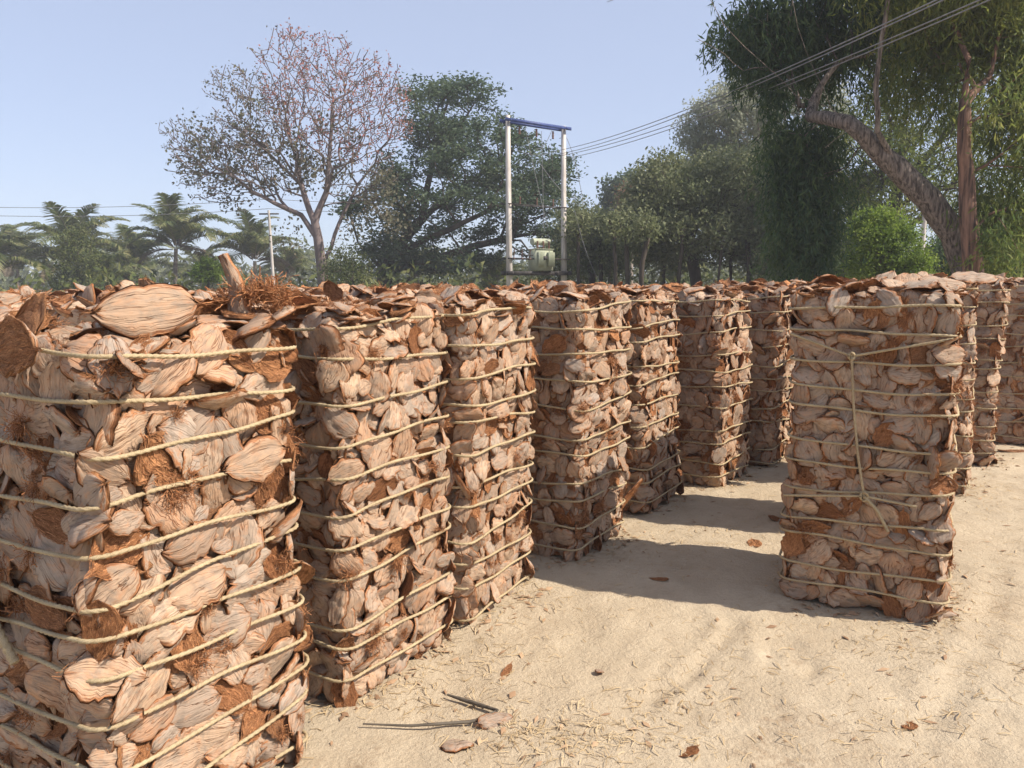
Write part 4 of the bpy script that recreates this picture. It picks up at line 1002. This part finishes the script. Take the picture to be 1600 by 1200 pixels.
mid_beam = beam(at(796, 319, yl).z, .3, .03, .035, M_STEEL, 'cross_beam', 'thin dark cross bar halfway up the twin poles')
low_beam = beam(at(796, 404, yl).z, .35, .04, .05, M_STEEL, 'cross_beam', 'dark cross bar level with the transformer tank')
zb = at(796, 427, yl).z
for o, zz, rr in ((top_beam, -.28, .05), (mid_beam, .16, .035)):
    for f in (-.3, 0, .3):
        G = Geo(); z = np.linspace(-.14, .14, 11); G.tube(np.column_stack([0 * z + axn.x * span * f, 0 * z + axn.y * span * f, z + zz]), rr * (.5 + .5 * (np.arange(11) % 2)), 8); G.build('insulator', M_PORC, o)
for f in (-.42, -.28, -.14):
    G = Geo(); c = np.array((axn.x * span * f, axn.y * span * f - .2, 0)); G.tube([c + (0, 0, .02), c + (.02, -.12, .34)], .018, 6); G.box(tuple(c), (.05, .1, .06), rzp); G.build('fuse_holder', M_PORC, low_beam)
beam(zb, .45, .09, .15, M_STEEL, 'cross_beam', 'heavy dark beam that carries the transformer')
tm = at(845, 400, (yl + yr) / 2); T0 = empty('transformer', (tm.x, tm.y, zb + .077), rzp); T0.scale = (.85, .85, .85); tag(T0, 'pale green electrical transformer mounted between the twin poles', 'transformer')
G = Geo(); G.box((0, 0, .48), (.95, .55, .90)); tank = G.build('tank', M_GREEN, T0, False)
G = Geo(); G.box((0, 0, .948), (1.02, .62, .03)); G.build('lid', M_GREEN, tank, False)
for x in (-.28, .28):
    for q in range(5):
        G = Geo(); G.box((x - .14 + q * .07, -.36, .5), (.02, .16, .62)); G.build('cooling_fin', M_GREEN, tank, False)
G = Geo(); G.tube([(-.45, .05, 1.28), (.5, .05, 1.28)], .15, 16); oc = G.build('oil_conservator', M_GREEN, T0)
for x in (-.2, .3): G = Geo(); G.tube([(x, .05, .95), (x, .05, 1.2)], .03, 6); G.build('support_pipe', M_GREEN, oc)
for x in (-.32, 0, .32):
    G = Geo(); z = np.linspace(0, .34, 13); G.tube(np.column_stack([0 * z + x, 0 * z - .17, .96 + z]), .028 + .022 * (np.arange(13) % 2), 8); G.build('bushing', M_PORC, T0)
G = Geo(); G.box((-.86, -.1, .68), (.6, .12, .05)); G.box((-.1, -.46, .56), (.22, .02, .16)); G.build('terminal_plate', M_STEEL, T0, False)
def wire(pts, label, r=.011, sag=0.0, n=30):
    P = [Vector(p) for p in pts]; a, b = P[0], P[-1]; t = np.linspace(0, 1, n); Q = np.array([a * (1 - k) + b * k for k in t]); Q[:, 2] -= sag * 4 * t * (1 - t)
    G = Geo(); G.tube(Q - np.array(a), r, 5); o = G.build('wire', M_WIRE); o.location = a; tag(o, label, 'wire', 'overhead wires'); return o
for k, (v0, (u1, v1)) in enumerate([(236, (1398, 4)), (241, (1418, 0)), (243, (1466, 2)), (248, (1486, 0))]):
    a = at(868 + 5 * k, v0, yr - .25 * k); b = at(u1, v1, 11.0); e = a + (b - a) * 1.25
    wire([a, e], ['topmost of the overhead wires rising to the upper right', 'second highest overhead wire rising to the upper right', 'third overhead wire rising to the upper right', 'lowest of the overhead wires rising to the upper right'][k], .010, .35)
for k, (u0, v0, u1, v1, sg, lab) in enumerate([(820, 196, 856, 356, .1, 'thin lead hanging from the blue cross beam to the transformer'), (862, 204, 838, 232, .2, 'short looped lead under the blue cross beam'), (810, 235, 868, 236, .15, 'slack lead between the twin poles'), (846, 205, 850, 362, .05, 'middle lead dropping to the transformer'),
                                        (885, 215, 912, 320, -.3, 'loose wire curving down right of the twin poles'), (840, 250, 879, 300, .05, 'diagonal stay between the twin poles'), (898, 330, 942, 445, .4, 'slanting guy wire right of the twin poles')]):
    wire([at(u0, v0, 28.8), at(u1, v1, 28.6)], lab, .010, sg, 16)
# thin utility pole on the left with its two lines
pu = at(420, 330, 44); q0 = at(428, 440, 44)
root = empty('utility_pole', (q0.x, q0.y, -.05)); tag(root, 'thin grey utility pole leaning in front of the half-bare tree', 'pole')
G = Geo(); G.tube([(0, 0, 0), ((pu.x - q0.x) * 1.05, 0, pu.z + .1)], [.10, .07], 8); G.build('shaft', M_CONC, root)
G = Geo(); G.box((pu.x - q0.x, 0, pu.z - .1), (1.1, .08, .08)); G.build('cross_arm', M_STEEL, root, False)
for k, (v0, v1, v2) in enumerate([(320, 311, 317), (333, 326, 327)]):
    e = at(420, v1, 44)
    wire([at(-80, v0 + 2, 46), e], ['upper', 'lower'][k] + ' overhead line running left from the thin utility pole', .016, .25)
    wire([e, at(1500, v2, 44)], ['upper', 'lower'][k] + ' faint line running right through the trees', .014, .5, 60)
# pale post right of the bright bush
pp = at(1438, 430, 21); root = empty('pale_post', (pp.x, pp.y, -.05)); tag(root, 'thin pale post right of the bright green bush', 'post')
G = Geo(); G.tube([(0, 0, 0), (.02, 0, at(1440, 332, 21).z)], [.075, .06], 8); G.build('shaft', M_CONC, root)

# ------------------------------------------------------------------ things and litter on the sand
M_STRAW = mat_leaf('dry_straw', [(.30,.20,.10), (.46,.34,.19), (.58,.46,.29)], .1, .8)
M_CHIP = mat_leaf('husk_chip', [(.20,.115,.065), (.36,.23,.135), (.52,.37,.23)], .0, .85)
M_STALK = mat_plain('dry_palm_stalk', (.055,.045,.036), (.15,.125,.095), 20, .8, .004, (.3,3,3))
def clear_of_bales(x, y):
    return True
g = np.random.default_rng(91); pts = []
for (u, v, su, sv, n) in [(870, 1150, 110, 30, 420), (1050, 1090, 60, 20, 90), (1300, 1140, 120, 30, 90), (1000, 850, 90, 20, 110), (1480, 1090, 80, 40, 70), (1560, 830, 40, 60, 130), (760, 1020, 60, 30, 120),
                          (1200, 1000, 120, 40, 110), (680, 1080, 60, 20, 90), (1120, 800, 60, 20, 70), (850, 930, 60, 20, 70), (1400, 1010, 60, 20, 80), (1530, 1000, 50, 60, 60), (1545, 770, 40, 15, 120), (1090, 850, 60, 25, 60)]:
    for k in range(n): pts.append(on_ground(g.normal(u, su), min(1230, max(640, g.normal(v, sv)))))
for k in range(350): pts.append(Vector((g.uniform(-1.2, 5.5), 1.6 + 7 * g.random() ** 1.3, 0)))
for key, (root, f) in BALES.items():
    for k in range(330):
        p2, n2 = f.ring(g.uniform(0, f.P)); p2 = p2 + n2 * abs(g.normal(.03, .07)); c, s_ = math.cos(root.rotation_euler.z), math.sin(root.rotation_euler.z)
        pts.append(Vector((root.location.x + p2[0] * c - p2[1] * s_, root.location.y + p2[0] * s_ + p2[1] * c, 0)))
G = Geo(); G2 = Geo(); n1 = 0
for k, p in enumerate(pts):
    a = g.uniform(0, 6.3); L = g.uniform(.015, .075); w = g.uniform(.0008, .0022); z = gz(p.x, p.y) + .003
    d = np.array((math.cos(a), math.sin(a), 0)); s = np.array((-d[1], d[0], .3)) * w; c = np.array((p.x, p.y, z)); bow = np.array((0, 0, g.uniform(0, .012))); e = s * g.normal(0, 6)
    if k % (16 if k < 1850 else 3):
        G.add([c - d * L / 2 - s, c - d * L / 2 + s, c + bow + e + s, c + bow + e - s, c + d * L / 2 + s + (0, 0, .002), c + d * L / 2 - s + (0, 0, .002)], [(0, 1, 2, 3), (3, 2, 4, 5)])
    else:
        L2 = L * .45; w2 = L2 * g.uniform(.15, .5); s2 = np.array((-d[1], d[0], 0)) * w2
        G2.add([c - d * L2, c + s2 + bow, c + d * L2 + bow * .4, c - s2, c + bow * 1.1], [(0, 3, 4), (3, 2, 4), (2, 1, 4), (1, 0, 4)])
o = G.build('straw_litter', M_STRAW, None, False); tag(o, 'dry straw bits strewn over the sand', 'straw', kind='stuff')
o = G2.build('husk_scraps', M_CHIP, None, False); tag(o, 'small brown husk scraps strewn over the sand', 'scraps', kind='stuff')
def stalk(pts, rad, label):
    P = [on_ground(u, v) for (u, v) in pts]; a = P[0]; Q = np.array([(p.x - a.x, p.y - a.y, gz(p.x, p.y) + .018) for p in P])
    t = np.linspace(0, len(Q) - 1, 18); Q = np.column_stack([np.interp(t, np.arange(len(Q)), Q[:, c]) for c in range(3)]); r = np.interp(t, np.linspace(0, 17, len(rad)), rad) if False else np.interp(np.linspace(0, 1, 18), np.linspace(0, 1, len(rad)), rad)
    G = Geo(); G.tube(Q, r, 7); o = G.build('palm_stalk', M_STALK); o.location = (a.x, a.y, 0); tag(o, label, 'stalk', 'dry palm stalks on the sand')
stalk([(699, 1085), (730, 1097), (778, 1117)], [.004, .009, .006], 'short dark palm stalk pointing away on the sand near the second bale')
stalk([(567, 1138), (640, 1137), (740, 1132), (775, 1118)], [.003, .005, .007, .005], 'long thin dark palm stalk lying across the sand in the foreground')
def loose(u, v, L, W, kind, ang, label, name='husk_piece', inside=False):
    p = on_ground(u, v); o = link(name, (INNER if inside else HI)[kind]); g = np.random.default_rng(kind)
    o.matrix_world = husk_matrix(np.array((p.x, p.y, gz(p.x, p.y) + .004)), np.array((0, 0, 1.0)), ang, L, W, .004, g, inside); tag(o, label, 'husk', 'loose husk pieces on the sand')
loose(775, 1130, .13, .05, 3, .5, 'torn husk piece at the joint of the two dark stalks')
loose(714, 1165, .105, .07, 5, .1, 'round brown husk lump in the foreground below the stalks')
loose(1074, 1180, .075, .06, 8, .4, 'small brown husk lump at the bottom centre of the sand', inside=True)
loose(937, 1050, .035, .03, 11, 1.0, 'tiny brown lump alone on the open sand')
loose(790, 1050, .12, .03, 2, 1.2, 'thin curled husk strip beside the second bale', inside=True)
loose(1420, 1137, .06, .04, 9, .7, 'flat torn husk scrap at the lower right of the sand', inside=True)
loose(1215, 810, .14, .06, 6, .2, 'flat husk scrap on the lit sand left of the standalone bale', inside=True)
loose(1180, 851, .11, .07, 4, 1.5, 'dark clod of husk in the shadow left of the standalone bale', inside=True)
loose(1030, 905, .10, .04, 1, 2.6, 'thin husk splinter in the standalone bale\'s shadow', inside=True)
loose(1585, 705, .3, .1, 7, .1, 'orange husk strip lying at the foot of the right-edge bale', inside=True)
loose(1495, 690, .2, .1, 10, .5, 'husk jutting from the foot of the narrow bale behind the standalone one')

# ------------------------------------------------------------------ thin dusty air
x0, x1, y0, y1 = gx[0] - 2, gx[-1] + 2, gy[0] - 2, gy[-1] + 2
hz_mat = bpy.data.materials.new('dusty_air'); hz_mat.use_nodes = True; nt = hz_mat.node_tree; nt.nodes.clear()
vo = nt.nodes.new('ShaderNodeVolumePrincipled'); vo.inputs['Color'].default_value = (.90, .92, 1.0, 1); vo.inputs['Density'].default_value = HAZE
ou = nt.nodes.new('ShaderNodeOutputMaterial'); nt.links.new(vo.outputs[0], ou.inputs['Volume'])
top_z = max(max((o.matrix_world @ Vector(c)).z for c in o.bound_box) for o in bpy.data.objects if o.type == 'MESH' and o.parent is None) if False else 22.0
G = Geo(); G.box(((x0 + x1) / 2, (y0 + y1) / 2, (top_z - 1.6) / 2), (x1 - x0, y1 - y0, top_z + 1.6))
tag(G.build('haze', hz_mat, None, False), 'thin pale dusty haze in the air', 'haze', kind='stuff')
